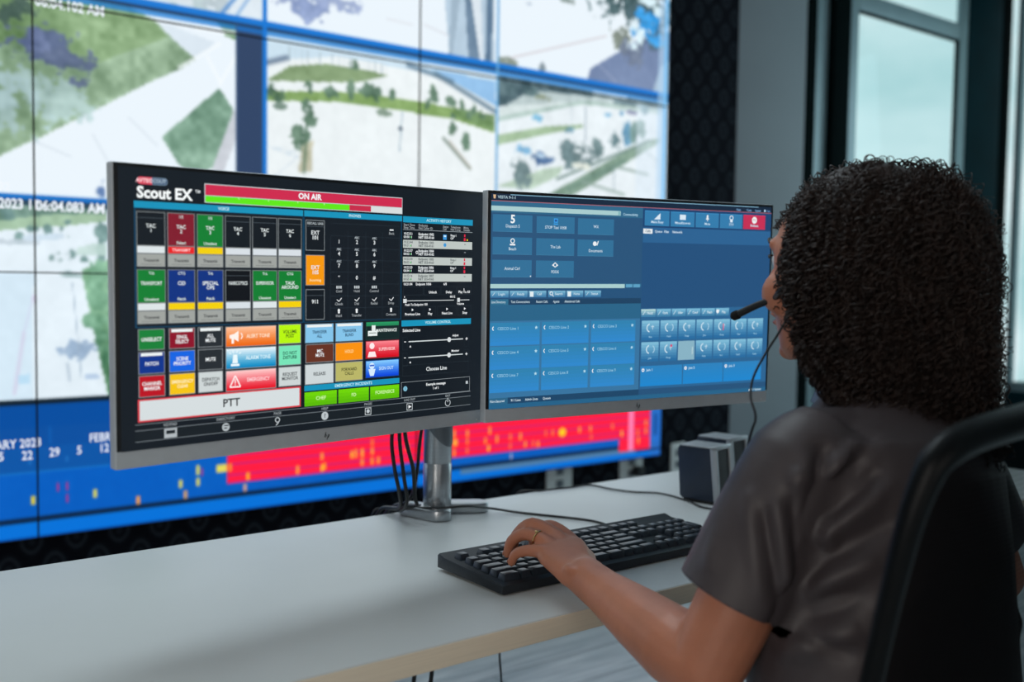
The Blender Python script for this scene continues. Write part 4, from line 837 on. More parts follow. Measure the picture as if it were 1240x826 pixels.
for i in range(6):
    x = 270.6+29.9*i; B.grad(x, 170, x+28, 182, (120, 182, 212) if i else (170, 206, 210), (66, 130, 170), 4, 4)
    B.t(('Hold', 'Park', 'Xfer', 'Conf', 'Flash', 'Play')[i], x+17, 176.4, 4, (206, 226, 236), 5); B.line(x+3, 179, x+8, 172.6, 1, (200, 222, 234), 5)
B.disc(424, 175, 3, WHT, 6)
for r in range(2):
    for i in range(7):
        x = 272.4+36.2*i; y = 187.8+33.4*r
        if r == 1 and i == 2: B.rect(x, y, x+33.4, y+30.2, (136, 178, 196), 4); B.rect(x+28, y+10, x+30, y+22, (180, 206, 214), 5); continue
        B.grad(x, y, x+33.6, y+30.4, (126, 186, 214), (40, 108, 160), 4, 7)
        B.ring(x+16, y+11.4, 7, 1.9, (200, 224, 236), 5, 100, 260, 10)
        if (i+r) % 2: B.ring(x+19, y+11.4, 7, 1.5, (170, 208, 228), 5, -60, 60, 8)
        else: B.rect(x+18, y+9, x+24, y+10.2, (190, 216, 230), 5); B.rect(x+20.4, y+7, x+21.6, y+14, (190, 216, 230), 5)
        B.t(('Ans', 'Hold', 'Swap', 'Join', 'Drop', 'Dial', 'Park')[(i+r*3) % 7], x+16.8, y+25.4, 3, (150, 196, 222), 6)
B.rect(436, 195, 438, 206, (206, 70, 120), 6); B.disc(331, 228, 2.2, (214, 80, 120), 6)
for i, x in enumerate((271.8, 356, 440)):
    B.grad(x, 258.4, x+82.4, 290, (44, 130, 190), (30, 134, 206), 4, 6); B.disc(x+5, 264.6, 2.7, WHT, 5); B.disc(x+5, 264.6, 1.1, (44, 130, 190), 6); B.t('Join %d' % (i+1), x+11.4, 264.8, 4, (190, 222, 240), 5, al='LEFT')
B.t('911 System', 524, 306.4, 3.8, (190, 216, 232), al='RIGHT'); B.pg([(496, 308), (498, 304.4), (500, 308)], WHT, 5)
flush_text()
A.build('screen', M['mon_screen'], LMON, smooth=False, col=True); B.build('screen', M['mon_screen'], RMON, smooth=False, col=True)
# round "hp" marks on the chins and the power light
for mon in (LMON, RMON):
    L = Scr(); cx0, cy0 = 269.6, 320.2; c = (34, 38, 42)
    L.line(cx0-2.6, cy0+1.4, cx0-.4, cy0-5.2, .8, c, 6); L.line(cx0-1.5, cy0-1.6, cx0+.2, cy0-1.6, .8, c, 6); L.line(cx0+.2, cy0-1.6, cx0-.8, cy0+1.6, .8, c, 6)
    L.line(cx0+.9, cy0+5, cx0+3.0, cy0-1.6, .8, c, 6); L.line(cx0+3.0, cy0-1.6, cx0+4.6, cy0-1.6, .8, c, 6); L.line(cx0+4.6, cy0-1.6, cx0+3.7, cy0+1.6, .8, c, 6); L.line(cx0+3.7, cy0+1.6, cx0+2, cy0+1.6, .8, c, 6)
    for i, v in enumerate(L.v): L.v[i] = Vector((v.x, .0006, v.z))
    L.build('logo', M['black'], mon, smooth=False, fix=False)
    g = Geo(); g.box((MW/2-.012, .0008, .0055), (.0022, .0006, .0022)); g.build('power_light', M['outlet'], mon)

# ------------------------------------------------------------------ twin-arm stand
PX, PY = 1.006, 1.475
t = thing('monitor_stand', 'silver twin monitor arm stand with round pole clamped to the desk', 'monitor stand', (PX, PY, DT))
def bar2(a, b, r, n=10):
    a = Vector(a); b = Vector(b); d = (b-a).normalized(); ang = math.atan2(d.y, d.x); out = []
    for i in range(n+1): an = ang-math.pi/2+math.pi*i/n; out.append((b.x+r*math.cos(an), b.y+r*math.sin(an)))
    for i in range(n+1): an = ang+math.pi/2+math.pi*i/n; out.append((a.x+r*math.cos(an), a.y+r*math.sin(an)))
    return out
g = Geo(); g.prism(bar2((.975, 1.508), (.990, 1.447), .022), DT+.0005, DT+.019, bev=.003); g.prism(bar2((1.022, 1.498), (1.082, 1.462), .021), DT+.0005, DT+.0185, bev=.003)
g.prism(bar2((.985, 1.50), (1.03, 1.50), .020), DT+.001, DT+.015, bev=.003)
for x, y in ((.974, 1.487), (.984, 1.464), (.972, 1.508)): g.box((x, y, DT+.0205), (.012, .007, .003), rz=.4, bev=.001)
g.build('base', M['alu'], t, world=True)
g = Geo(); g.lathe([(.0235, 0), (.0245, .002), (.0245, .078), (.0236, .080), (.0236, .0815), (.0245, .0835), (.0245, .20), (.0235, .44), (.018, .444)], 40, Matrix.Translation((PX, PY, DT+.013))); g.build('pole', M['alu'], t, world=True)
g = Geo(); n_ = 36; vs = []; fs = []                          # dark sleeve with a slanted lower rim
sdv = Vector((.78, -.62, 0)); cmv = Vector((-.55, -.83, 0))
for j, zz in enumerate((0, .004, .05, .30)):
    for k in range(n_):
        a = 2*math.pi*k/n_; d_ = Vector((math.cos(a), math.sin(a), 0)); low = (-.024*d_.dot(sdv)-.012*d_.dot(cmv)) if j < 2 else 0
        vs.append(Vector((PX, PY, DT+.150+zz+low))+d_*(.0246 if j == 0 else .0262))
for j in range(3):
    for k in range(n_): fs.append([j*n_+k, j*n_+(k+1) % n_, (j+1)*n_+(k+1) % n_, (j+1)*n_+k])
fs.append([3*n_+k for k in range(n_)]); g.add(vs, fs); g.build('collar', M['alu_dark'], t, world=True)
for tgt, s_ in ((LMON, -1), (RMON, 1)):
    Mw = world_of(tgt); q = Mw @ Vector((0, .048, MH/2)); e = Vector((PX+s_*.16, PY-.02, DT+.40)); g = Geo()
    z = q.z
    g.tube([(PX, PY, z), (PX+s_*.09, PY-.01, z), (PX+s_*.19, PY-.045, z), (PX+s_*.22, PY-.09, z)], .017, 16, smooth=5)
    g.tube([(PX+s_*.22, PY-.09, z+.028), ((q.x+PX+s_*.22)/2, (q.y+PY-.09)/2+.01, z+.028), (q.x, q.y+.05, z+.028), (q.x, q.y+.03, z)], .013, 14, smooth=5)
    g.tube([(PX+s_*.22, PY-.09, z-.03), (PX+s_*.22, PY-.09, z+.045)], .021, 20)
    g.build('arm', M['alu'], t, world=True)
    g = Geo(); g.T = Mw; g.box((0, .053, MH/2), (.11, .007, .11), bev=.002); g.tube([(0, .055, MH/2), (0, .085, MH/2)], .016, 16); g.build('mounting_plate', M['alu_dark'], t, world=True)

# ------------------------------------------------------------------ cables
def cable(name, label, pts, r, group=None, sm=8, cat='cable'):
    o = Geo(); o.tube(pts, r, 8, smooth=sm); return tag(o.build(name, M['rubber'], sharp=80), label, cat, group)
lb = world_of(LMON) @ Vector((.11, .05, .05))
cable('monitor_cable', 'leftmost black cable hanging behind the left monitor', [(.90, 1.27, 1.02), (.884, 1.40, .97), (.879, 1.42, .90), (.884, 1.42, .845), (.90, 1.43, .80), (.925, 1.47, .765), (.935, 1.545, .747), (.93, 1.565, .70), (.93, 1.56, .58)], .0032, 'cables behind the left monitor')
cable('monitor_cable', 'second black cable from the left behind the left monitor, tight beside the third', [(.905, 1.28, 1.02), (.895, 1.41, .96), (.893, 1.42, .90), (.902, 1.42, .83), (.915, 1.43, .785), (.935, 1.48, .757), (.95, 1.545, .744), (.95, 1.565, .70), (.95, 1.56, .56)], .0032, 'cables behind the left monitor')
cable('monitor_cable', 'third black cable from the left behind the left monitor, crossing the second', [(.91, 1.29, 1.02), (.897, 1.40, .96), (.899, 1.412, .90), (.915, 1.412, .84), (.93, 1.43, .79), (.948, 1.455, .768), (.958, 1.54, .750), (.966, 1.567, .70), (.966, 1.56, .58)], .0034, 'cables behind the left monitor')
cable('monitor_cable', 'rightmost black cable hanging behind the left monitor beside the pole', [(.93, 1.29, 1.02), (.937, 1.40, .96), (.939, 1.425, .90), (.934, 1.43, .83), (.931, 1.44, .79), (.94, 1.49, .762), (.978, 1.548, .748), (.985, 1.566, .70), (.985, 1.56, .58)], .0030, 'cables behind the left monitor')
cable('keyboard_cable', 'thin black cable running from the pole to the keyboard', [(.93, 1.562, .66), (.928, 1.562, .735), (.945, 1.535, .7495), (.985, 1.43, .7640), (1.03, 1.415, .7640), (1.09, 1.43, .7500), (1.13, 1.405, .7425), (1.184, 1.306, .7425), (1.195, 1.265, .7425), (1.19, 1.225, .7425), (1.185, 1.20, .745), (1.185, 1.184, .748)], .0021)
cable('speaker_cable', 'thin black cable lying along the desk back towards the small speakers', [(1.25, 1.562, .66), (1.25, 1.556, .735), (1.286, 1.528, .7425), (1.36, 1.520, .7425), (1.405, 1.515, .7425), (1.412, 1.46, .7425), (1.43, 1.415, .7425), (1.462, 1.375, .7425), (1.455, 1.30, .7425), (1.435, 1.24, .7425), (1.46, 1.16, .7425), (1.52, 1.10, .7425), (1.6, 1.2, .7425)], .0019)
cable('floor_cable', 'thin black cable hanging under the desk', [(1.129, 1.45, .712), (1.128, 1.45, .55), (1.129, 1.45, .47), (1.134, 1.45, .42), (1.15, 1.45, .2), (1.18, 1.45, .02), (1.3, 1.5, .004)], .002)
for k, (x, lab) in enumerate(((.945, 'left black cable in the pair hanging below the desk edge'), (.981, 'right black cable in the pair hanging below the desk edge'))):
    cable('power_cable', lab, [(x+.01, 1.45, .712), (x, 1.45, .6), (x, 1.45, .47), (x-.02, 1.45, .40), (x-.03, 1.46, .2), (x-.02, 1.5, .004+.01), (x+.1, 1.55, .006)], .0038, 'cables under the desk')

# ------------------------------------------------------------------ small loudspeakers
def speaker(label, x, y, rz):
    t = thing('desk_speaker', label, 'speaker', (x, y, DT), rz, 'small desk loudspeakers')
    g = Geo(); w_, d_, h_ = .062, .082, .106
    prof = [(.004, .006), (.004, h_-.004), (.010, h_), (d_-.004, h_), (d_, h_-.006), (d_-.006, .010), (d_-.012, .006)]   # side outline: y back, z up
    g.prism([(p[0]-.0+.006, p[1]) for p in prof], -w_/2+.002, w_/2-.002, bev=.0022, M=Matrix(((0, 0, 1, 0), (1, 0, 0, 0), (0, 1, 0, 0), (0, 0, 0, 1))))
    g.build('cabinet', M['speaker_body'], t)
    g = Geo(); g.T = Matrix.Rotation(R_(-6), 4, 'X')
    for a, b in (((-w_/2+.004, .0), (.008, h_-.004)), ((w_/2-.004, .0), (.008, h_-.004))): g.box((a[0], .002, (h_+.006)/2+.002), (.008, .012, h_-.004), bev=.0015)
    g.box((0, .002, h_), (w_, .012, .008), bev=.0015); g.box((0, .002, .010), (w_, .012, .010), bev=.0015); g.build('front_trim', M['speaker_trim'], t)
    g = Geo(); g.box((0, .045, h_+.0005), (w_, .076, .003), bev=.001); g.build('top_strip', M['speaker_trim'], t)
    g = Geo(); g.T = Matrix.Rotation(R_(-6), 4, 'X'); g.box((0, .003, h_/2+.006), (w_-.016, .008, h_-.02), bev=.002); g.build('grille', M['grille'], t)
    g = Geo(); g.box((0, .046, .003), (.05, .062, .006), bev=.001); g.build('foot', M['rubber'], t)
    return t
speaker('navy desk loudspeaker with grey trim, the one whose whole side shows', 1.500, 1.246, R_(12))
speaker('navy desk loudspeaker with grey trim, half hidden behind the other', 1.612, 1.300, R_(8))

# ------------------------------------------------------------------ keyboard
KX, KY, KW, KD = 1.040, 1.112, .456, .152
t = thing('keyboard', 'black full size keyboard under the hand on the desk', 'keyboard', (KX, KY, DT), R_(-.6))
g = Geo(); prof = [(-KD/2, .002), (-KD/2, .013), (-KD/2+.004, .0155), (KD/2-.018, .0215), (KD/2-.004, .025), (KD/2, .022), (KD/2, .004)]
g.prism(prof, -KW/2, KW/2, bev=.002, M=Matrix(((0, 0, 1, 0), (1, 0, 0, 0), (0, 1, 0, 0), (0, 0, 0, 1)))); g.build('case', M['kb'], t)
U = .01905; kx0 = -KW/2+.010
def kz(y): return .0155+(y+KD/2)/KD*.0065
def keycap(x, y, w_, h_=1.0, low=0):
    g = Geo(); z = kz(y); wx = w_*U-.0012; dy = h_*U-.0012; hh = .0085-low
    bm = bmesh.new(); bmesh.ops.create_cube(bm, size=1)
    for v in bm.verts:
        top = v.co.z > 0; v.co = Vector((v.co.x*(wx-(.0052 if top else 0)), v.co.y*(dy-(.0058 if top else 0))+(.0006 if top else 0), (hh if top else -.002)))
    bmesh.ops.bevel(bm, geom=bm.edges[:], offset=.0011, segments=2, profile=.6, affect='EDGES'); bm.verts.index_update()
    g.add([v.co+Vector((x, y, z)) for v in bm.verts], [[v.index for v in f.verts] for f in bm.faces]); bm.free()
    return g.build('key', M['key'], t)
yb = -KD/2+.017
rows = [yb+U*i for i in range(5)]+[yb+U*5+.006]
def run(y, x, ws):
    for w_ in ws:
        if w_ > 0: keycap(x+w_*U/2, y, w_)
        x += abs(w_)*U
run(rows[0], kx0, [1.5, 1, 1.5, 6, 1.5, 1, 1, 1.5]); run(rows[1], kx0, [2.25]+[1]*10+[2.75]); run(rows[2], kx0, [1.75]+[1]*11+[2.25]); run(rows[3], kx0, [1.5]+[1]*12+[1.5]); run(rows[4], kx0, [1]*13+[2])
run(rows[5], kx0, [1, -1, 1, 1, 1, 1, -.5, 1, 1, 1, 1, -.5, 1, 1, 1, 1])
nx_ = kx0+15.25*U
run(rows[0], nx_, [1, 1, 1]); run(rows[1], nx_+U, [1]); run(rows[3], nx_, [1, 1, 1]); run(rows[4], nx_, [1, 1, 1]); run(rows[5], nx_, [1, 1, 1])
px_ = nx_+3.25*U
run(rows[0], px_, [2, 1]); run(rows[1], px_, [1, 1, 1]); run(rows[2], px_, [1, 1, 1]); run(rows[3], px_, [1, 1, 1]); run(rows[4], px_, [1, 1, 1])
keycap(px_+3.5*U, rows[0]+U/2, 1, 2); keycap(px_+3.5*U, rows[2]+U/2, 1, 2); keycap(px_+3.5*U, rows[4], 1)
# ------------------------------------------------------------------ office chair
CYAW = R_(7.0)                                              # the chair and its sitter face slightly left of the wall normal
t = thing('office_chair', 'black office chair with see-through net back behind the seated person', 'chair', (1.0, .575, 0), CYAW)
def bk(u, h):                                               # back surface: u across, h height; leans back and is slightly dished
    y = .453-.57-(h-1.035)*.20-.03*(1-(u/.28)**2)
    return Vector((u, y-.002, h))
g = Geo()
loop = [(-.232, 1.022), (-.11, 1.036), (0, 1.042), (.11, 1.036), (.232, 1.022), (.262, .985), (.268, .90), (.262, .76), (.235, .66), (.18, .612), (.06, .600), (-.06, .600), (-.18, .612), (-.235, .66), (-.262, .76), (-.268, .90), (-.262, .985)]
g.tube([bk(*p) for p in loop], [.0145, .0150, .0155, .0150, .0145, .0115, .0098, .0098, .0105, .011, .011, .011, .0105, .0098, .0098, .0098, .0115], 14, closed=True, smooth=5); g.build('back_frame', M['chair'], t)
g = Geo(); n1, n2 = 20, 18; vs = []; fs = []
for j in range(n2+1):
    h = .606+(1.028-.606)*j/n2
    hw = .262 if .74 < h < .95 else (.262-.07*((.74-h)/.14)**2 if h <= .74 else .262-.045*((h-.95)/.09)**2)
    for i in range(n1+1): vs.append(bk(-hw+2*hw*i/n1, h))
for j in range(n2):
    for i in range(n1): a = j*(n1+1)+i; fs.append([a, a+1, a+n1+2, a+n1+1])
g.add(vs, fs); g.build('back_net', M['net'], t, fix=False)
g = Geo(); g.box((0, .0, .435), (.47, .46, .05), bev=.026); g.build('seat', M['chair'], t)
g = Geo(); g.box((0, -.12, .385), (.20, .26, .04), bev=.01); g.tube([(0, -.12, .37), (0, -.24, .40), (0, -.215, .52), (0, -.165, .62)], .022, 12, smooth=5); g.build('back_bracket', M['chair'], t)
g = Geo(); g.lathe([(.028, .10), (.028, .24), (.018, .245), (.018, .375)], 24); g.build('gas_column', M['chair'], t)
for k in range(5):
    a = 2*math.pi*k/5+.3; c_, s_ = math.cos(a), math.sin(a); g = Geo(); g.tube([(0, 0, .105), (.15*c_, .15*s_, .095), (.29*c_, .29*s_, .072)], [.028, .022, .016], 12); b5 = g.build('base_arm', M['chair'], t)
    g = Geo(); g.lathe([(.026, -.018), (.028, -.014), (.028, .014), (.026, .018)], 20, Matrix.Translation((.29*c_, .29*s_, .028)) @ Matrix.Rotation(a, 4, 'Z') @ Matrix.Rotation(math.pi/2, 4, 'X')); g.build('caster', M['rubber'], b5)

# ------------------------------------------------------------------ person
def remeshed(g, voxel, smooth_it=4, name='tmp', factor=.5):
    me = g.mesh(name); bm = bmesh.new(); bm.from_mesh(me); bmesh.ops.recalc_face_normals(bm, faces=bm.faces[:]); bm.to_mesh(me); bm.free()
    o = bpy.data.objects.new(name, me); COL.objects.link(o)
    r = o.modifiers.new('r', 'REMESH'); r.mode = 'VOXEL'; r.voxel_size = voxel; r.use_smooth_shade = True
    s = o.modifiers.new('s', 'SMOOTH'); s.factor = factor; s.iterations = smooth_it
    bpy.context.view_layer.update(); dg = bpy.context.evaluated_depsgraph_get()
    out = bpy.data.meshes.new_from_object(o.evaluated_get(dg)); bpy.data.objects.remove(o); bpy.data.meshes.remove(me)
    return out
def limb(g, pts, n=20, smooth=5):
    """pts: (pos, radius) tapered round limb with rounded ends"""
    P = [Vector(p) for p, r in pts]; R = [r for p, r in pts]
    a = (P[0]-P[1]).normalized(); b = (P[-1]-P[-2]).normalized()
    P = [P[0]+a*R[0]*.75, P[0]+a*R[0]*.35]+P+[P[-1]+b*R[-1]*.45, P[-1]+b*R[-1]*.8]; R = [R[0]*.45, R[0]*.88]+R+[R[-1]*.85, R[-1]*.42]
    g.tube(P, R, n, smooth=smooth)
def rz(v, a, c=(0, 0)):
    x, y = v[0]-c[0], v[1]-c[1]; return Vector((c[0]+x*math.cos(a)-y*math.sin(a), c[1]+x*math.sin(a)+y*math.cos(a), v[2]))
FACE = R_(92.0); fw = Vector((math.cos(FACE), math.sin(FACE), 0)); rt = Vector((fw.y, -fw.x, 0)); up = Vector((0, 0, 1))
person = thing('person', 'person with dark curly hair and charcoal polo shirt typing at the desk', 'person', (1.03, .62, 0))
HC = Vector((1.060, .706, 1.163))                             # middle of the head
def H(r, f, u): return HC+rt*r+fw*f+up*u                       # head frame: right, forward, up (metres)
SL, EL, WL = Vector((.892, .640, .962)), Vector((.822, .704, .745)), Vector((.860, .935, .783))
SR, ER, WR = Vector((1.185, .660, .965)), Vector((1.350, .665, .765)), Vector((1.385, .925, .768))
body = Geo()
# head: skull, face, jaw, nose, brow, lips, ears
body.ball(H(0, -.012, .022), (.074, .094, .093), Matrix((rt, fw, up)).transposed(), 28)
body.loft([(H(0, .052, .075), rt*.030, fw*.018, 1), (H(0, .046, .060), rt*.052, fw*.034, 1), (H(0, .040, .03), rt*.064, fw*.047, 1), (H(0, .036, 0), rt*.066, fw*.050, 1), (H(0, .034, -.035), rt*.060, fw*.054, 1),
           (H(0, .034, -.065), rt*.053, fw*.052, 1), (H(0, .042, -.090), rt*.039, fw*.042, 1), (H(0, .052, -.104), rt*.020, fw*.026, 1)], 28)
body.loft([(H(0, -.01, .0), rt*.068, fw*.06, 1), (H(0, .0, -.05), rt*.060, fw*.056, 1), (H(0, .018, -.082), rt*.042, fw*.05, 1)], 24)
body.ball(H(0, .076, -.094), (.018, .013, .013), Matrix((rt, fw, up)).transposed())
body.tube([H(0, .084, .026), H(0, .093, .006), H(0, .103, -.014), H(0, .106, -.022)], [.007, .009, .012, .011], 14, smooth=4)
for s_ in (-1, 1):
    body.ball(H(s_*.012, .095, -.024), (.009, .011, .008), Matrix((rt, fw, up)).transposed(), 14)
    body.ball(H(s_*.028, .073, .034), (.024, .011, .011), Matrix((rt, fw, up)).transposed(), 14)
    body.ball(H(s_*.042, .060, -.024), (.026, .026, .028), Matrix((rt, fw, up)).transposed(), 14)
    body.loft([(H(s_*.070, -.004, .022), rt*.006, fw*.010, 1), (H(s_*.078, -.008, .010), rt*.006, fw*.017, 1), (H(s_*.077, -.006, -.010), rt*.006, fw*.014, 1), (H(s_*.071, .002, -.030), rt*.005, fw*.008, 1)], 14)
body.ball(H(0, .089, -.050), (.022, .010, .0055), Matrix((rt, fw, up)).transposed(), 16)
body.ball(H(0, .087, -.061), (.019, .010, .0055), Matrix((rt, fw, up)).transposed(), 16)
# neck, torso, pelvis
body.loft([(H(0, -.030, -.05), rt*.050, fw*.052, 1), (Vector((1.056, .664, 1.07)), rt*.050, fw*.052, 1), (Vector((1.052, .652, 1.035)), rt*.052, fw*.052, 1), (Vector((1.040, .636, 1.005)), rt*.100, fw*.062, 1),
           (Vector((1.034, .628, .98)), rt*.142, fw*.062, 1), (Vector((1.03, .622, .93)), rt*.138, fw*.080, 1), (Vector((1.02, .610, .84)), rt*.130, fw*.095, 1), (Vector((1.02, .600, .72)), rt*.125, fw*.085, 1), (Vector((1.02, .590, .60)), rt*.150, fw*.10, 1), (Vector((1.02, .585, .50)), rt*.165, fw*.115, 1), (Vector((1.02, .585, .475)), rt*.12, fw*.09, 1)], 32)
for S, E_, W_, s_ in ((SL, EL, WL, -1), (SR, ER, WR, 1)):
    limb(body, [(S, .043), (S.lerp(E_, .35), .0445), (S.lerp(E_, .7), .043), (E_, .040)])
    limb(body, [(E_, .040), (E_.lerp(W_, .22), .0425), (E_.lerp(W_, .5), .036), (E_.lerp(W_, .8), .027), (W_, .0245)])
# hands on the keyboard
HJ = dict(index=[(0.908, 1.013, 0.804), (0.902, 1.052, 0.818), (0.898, 1.076, 0.799), (0.896, 1.080, 0.780)], middle=[(0.889, 1.020, 0.810), (0.879, 1.060, 0.822), (0.872, 1.086, 0.802), (0.870, 1.092, 0.782)],
          ring=[(0.870, 1.014, 0.805), (0.862, 1.050, 0.813), (0.855, 1.074, 0.800), (0.853, 1.081, 0.780)], pinky=[(0.853, 1.001, 0.800), (0.846, 1.031, 0.797), (0.841, 1.049, 0.789), (0.840, 1.056, 0.776)],
          thumb=[(0.883, .958, 0.786), (0.911, .985, 0.786), (0.926, 1.012, 0.784), (0.923, 1.038, 0.776)])
HRAD = dict(index=(.0105, .0092, .0082, .0066), middle=(.0108, .0095, .0084, .0068), ring=(.0104, .0090, .0080, .0064), pinky=(.0095, .0080, .0071, .0058), thumb=(.013, .0115, .0098, .0078))
MIRX = 2*1.0335+.17
def hx(p, s_): return Vector(p) if s_ < 0 else Vector((MIRX-p[0], p[1]-.01, p[2]-.016))
nails = []
hand_voxels = []
for s_ in (-1, 1):
    W_ = WL if s_ < 0 else WR
    c = [hx(p, s_) for p in (WL+Vector((0, -.012, 0)), (.863, .952, .786), (.871, .975, .793), (.877, .996, .798), (.881, 1.012, .801), (.882, 1.020, .800))]
    if s_ > 0: c[0] = W_+Vector((0, -.012, 0))
    ax = [Vector((s, 0, z)) if s_ < 0 else Vector((s, 0, -z)) for s, z in ((.027, .002), (.030, .003), (.036, .004), (.040, .004), (.037, .004), (.030, .003))]
    th = [.0205, .0185, .0165, .0150, .0125, .009]
    body.loft([(cc, a, Vector((0, .15*tt, tt)), .9) for cc, a, tt in zip(c, ax, th)], 24)
    ul = hx((.842, .938, .797), s_); body.ball(ul-Vector((0, 0, .004)), (.010, .015, .008), None, 14)
    for k, J in HJ.items():
        P = [hx(p, s_) for p in J]; r = HRAD[k]
        if k != 'thumb': base = P[0].lerp(hx((.875, .968, .787), s_), .45); limb(body, [(base, r[0]*.95)]+list(zip(P, r)), 14, 4)
        else: limb(body, [(hx((.871, .945, .784), s_), .012)]+list(zip(P, r)), 14, 4)
        d = (P[3]-P[2]).normalized(); dn = Vector((P[3].x-P[2].x, P[3].y-P[2].y, 0)); dn = dn.normalized() if dn.length > 1e-4 else Vector((0, 1, 0))
        nrm = (dn-d*dn.dot(d)).normalized() if k != 'thumb' else Vector((0, 0, 1))
        nails.append((P[3]-d*.001+nrm*r[3]*.88, d, nrm, r[3]))
# legs under the desk
for s_ in (-1, 1):
    hp = Vector((1.02, .60, .515))+rt*(s_*.085); kn = hp+fw*.40+rt*(s_*.03)+Vector((.03, 0, -.075)); an = Vector((kn.x, kn.y+.03, .10))
    limb(body, [(hp, .078), (hp.lerp(kn, .5), .070), (kn, .054)]); limb(body, [(kn, .054), (kn.lerp(an, .35), .052), (kn.lerp(an, .8), .034), (an, .033)])
    limb(body, [(an+Vector((0, -.03, -.045)), .030), (an+Vector((0, .08, -.065)), .030), (an+Vector((0, .15, -.072)), .024)])
bme = remeshed(body, .0030, 3, 'body')
bme.materials.clear(); bme.materials.append(M['skin'])
for p in bme.polygons: p.use_smooth = True
def put(name, me, mats, parent):
    me.name = name
    Mi = world_of(parent).inverted(); me.transform(Mi)
    if mats is not None:
        me.materials.clear()
        for m_ in (mats if isinstance(mats, (list, tuple)) else [mats]): me.materials.append(m_)
    o = bpy.data.objects.new(name, me); COL.objects.link(o); o.parent = parent; return o
put('body', bme, M['skin'], person)
for s_ in (-1, 1):
    g = Geo(); g.ball(H(s_*.031, .0712, .015), .0118, None, 20); e = g.build('eye', M['eye'], person, world=True)
    g = Geo(); g.ball(H(s_*.0312, .0820, .015), (.0055, .0025, .0055), Matrix((rt, fw, up)).transposed(), 16); g.build('iris', M['iris'], e, world=True)
    g = Geo(); g.tube([H(s_*.018, .084, .019), H(s_*.032, .088, .0215), H(s_*.044, .080, .018)], .0012, 6, smooth=5); g.build('eyelashes', M['hair'], person, world=True)
    g = Geo(); g.tube([H(s_*.014, .0895, .036), H(s_*.030, .090, .041), H(s_*.048, .078, .036)], [.0018, .0024, .001], 8, smooth=5); g.build('eyebrow', M['hair'], person, world=True)
g = Geo(); g.ball(H(0, .092, -.050), (.019, .0085, .0042), Matrix((rt, fw, up)).transposed(), 16); g.ball(H(0, .090, -.0605), (.016, .0085, .0050), Matrix((rt, fw, up)).transposed(), 16); g.build('lips', M['lip'], person, world=True)
for (c, d, nrm, r) in nails:
    sd = d.cross(nrm).normalized(); g = Geo(); g.ball(c, (r*.72, r*.95, r*.20), Matrix((sd, d, nrm)).transposed(), 12); g.build('nail', M['nail'], person, world=True)
# ring on the ring finger of the near hand
a = Vector(HJ['ring'][0]); b_ = Vector(HJ['ring'][1]); c = a.lerp(b_, .52); d = (b_-a).normalized(); q = d.to_track_quat('Z', 'Y').to_matrix()
g = Geo(); g.tube([c+q @ Vector((.0107*math.cos(2*math.pi*k/28), .0107*math.sin(2*math.pi*k/28), 0)) for k in range(28)], .0011, 8, closed=True)
g.ball(c+Vector((-.004, -.001, .0105)), (.0026, .0026, .0022), None, 10); o = g.build('ring', M['gold'], person, world=True); o['label'] = 'gold ring on the ring finger'

# ---- trousers and shoes
g = Geo()
for s_ in (-1, 1):
    hp = Vector((1.02, .60, .520))+rt*(s_*.085); kn = hp+fw*.40+rt*(s_*.03)+Vector((.03, 0, -.075)); an = Vector((kn.x, kn.y+.03, .10))
    limb(g, [(hp, .088), (hp.lerp(kn, .5), .079), (kn, .062)]); limb(g, [(kn, .062), (kn.lerp(an, .35), .059), (kn.lerp(an, .85), .048), (an, .046)])
g.loft([(Vector((1.02, .585, .472)), rt*.13, fw*.10, 1), (Vector((1.02, .585, .50)), rt*.178, fw*.127, 1), (Vector((1.02, .59, .60)), rt*.163, fw*.112, 1), (Vector((1.02, .595, .65)), rt*.150, fw*.10, 1)], 28)
put('trousers', remeshed(g, .008, 4), M['trousers'], person)
for s_ in (-1, 1):
    hp = Vector((1.02, .60, .515))+rt*(s_*.085); kn = hp+fw*.40+rt*(s_*.03)+Vector((.03, 0, 0)); an = Vector((kn.x, kn.y+.03, .10)); g = Geo()
    limb(g, [(an+Vector((0, -.035, -.050)), .040), (an+Vector((0, .06, -.060)), .042), (an+Vector((0, .155, -.070)), .034)], 18); g.box((an.x, an.y+.055, .010), (.082, .27, .020), bev=.006)
    g.build('shoe', M['shoe'], person, world=True)

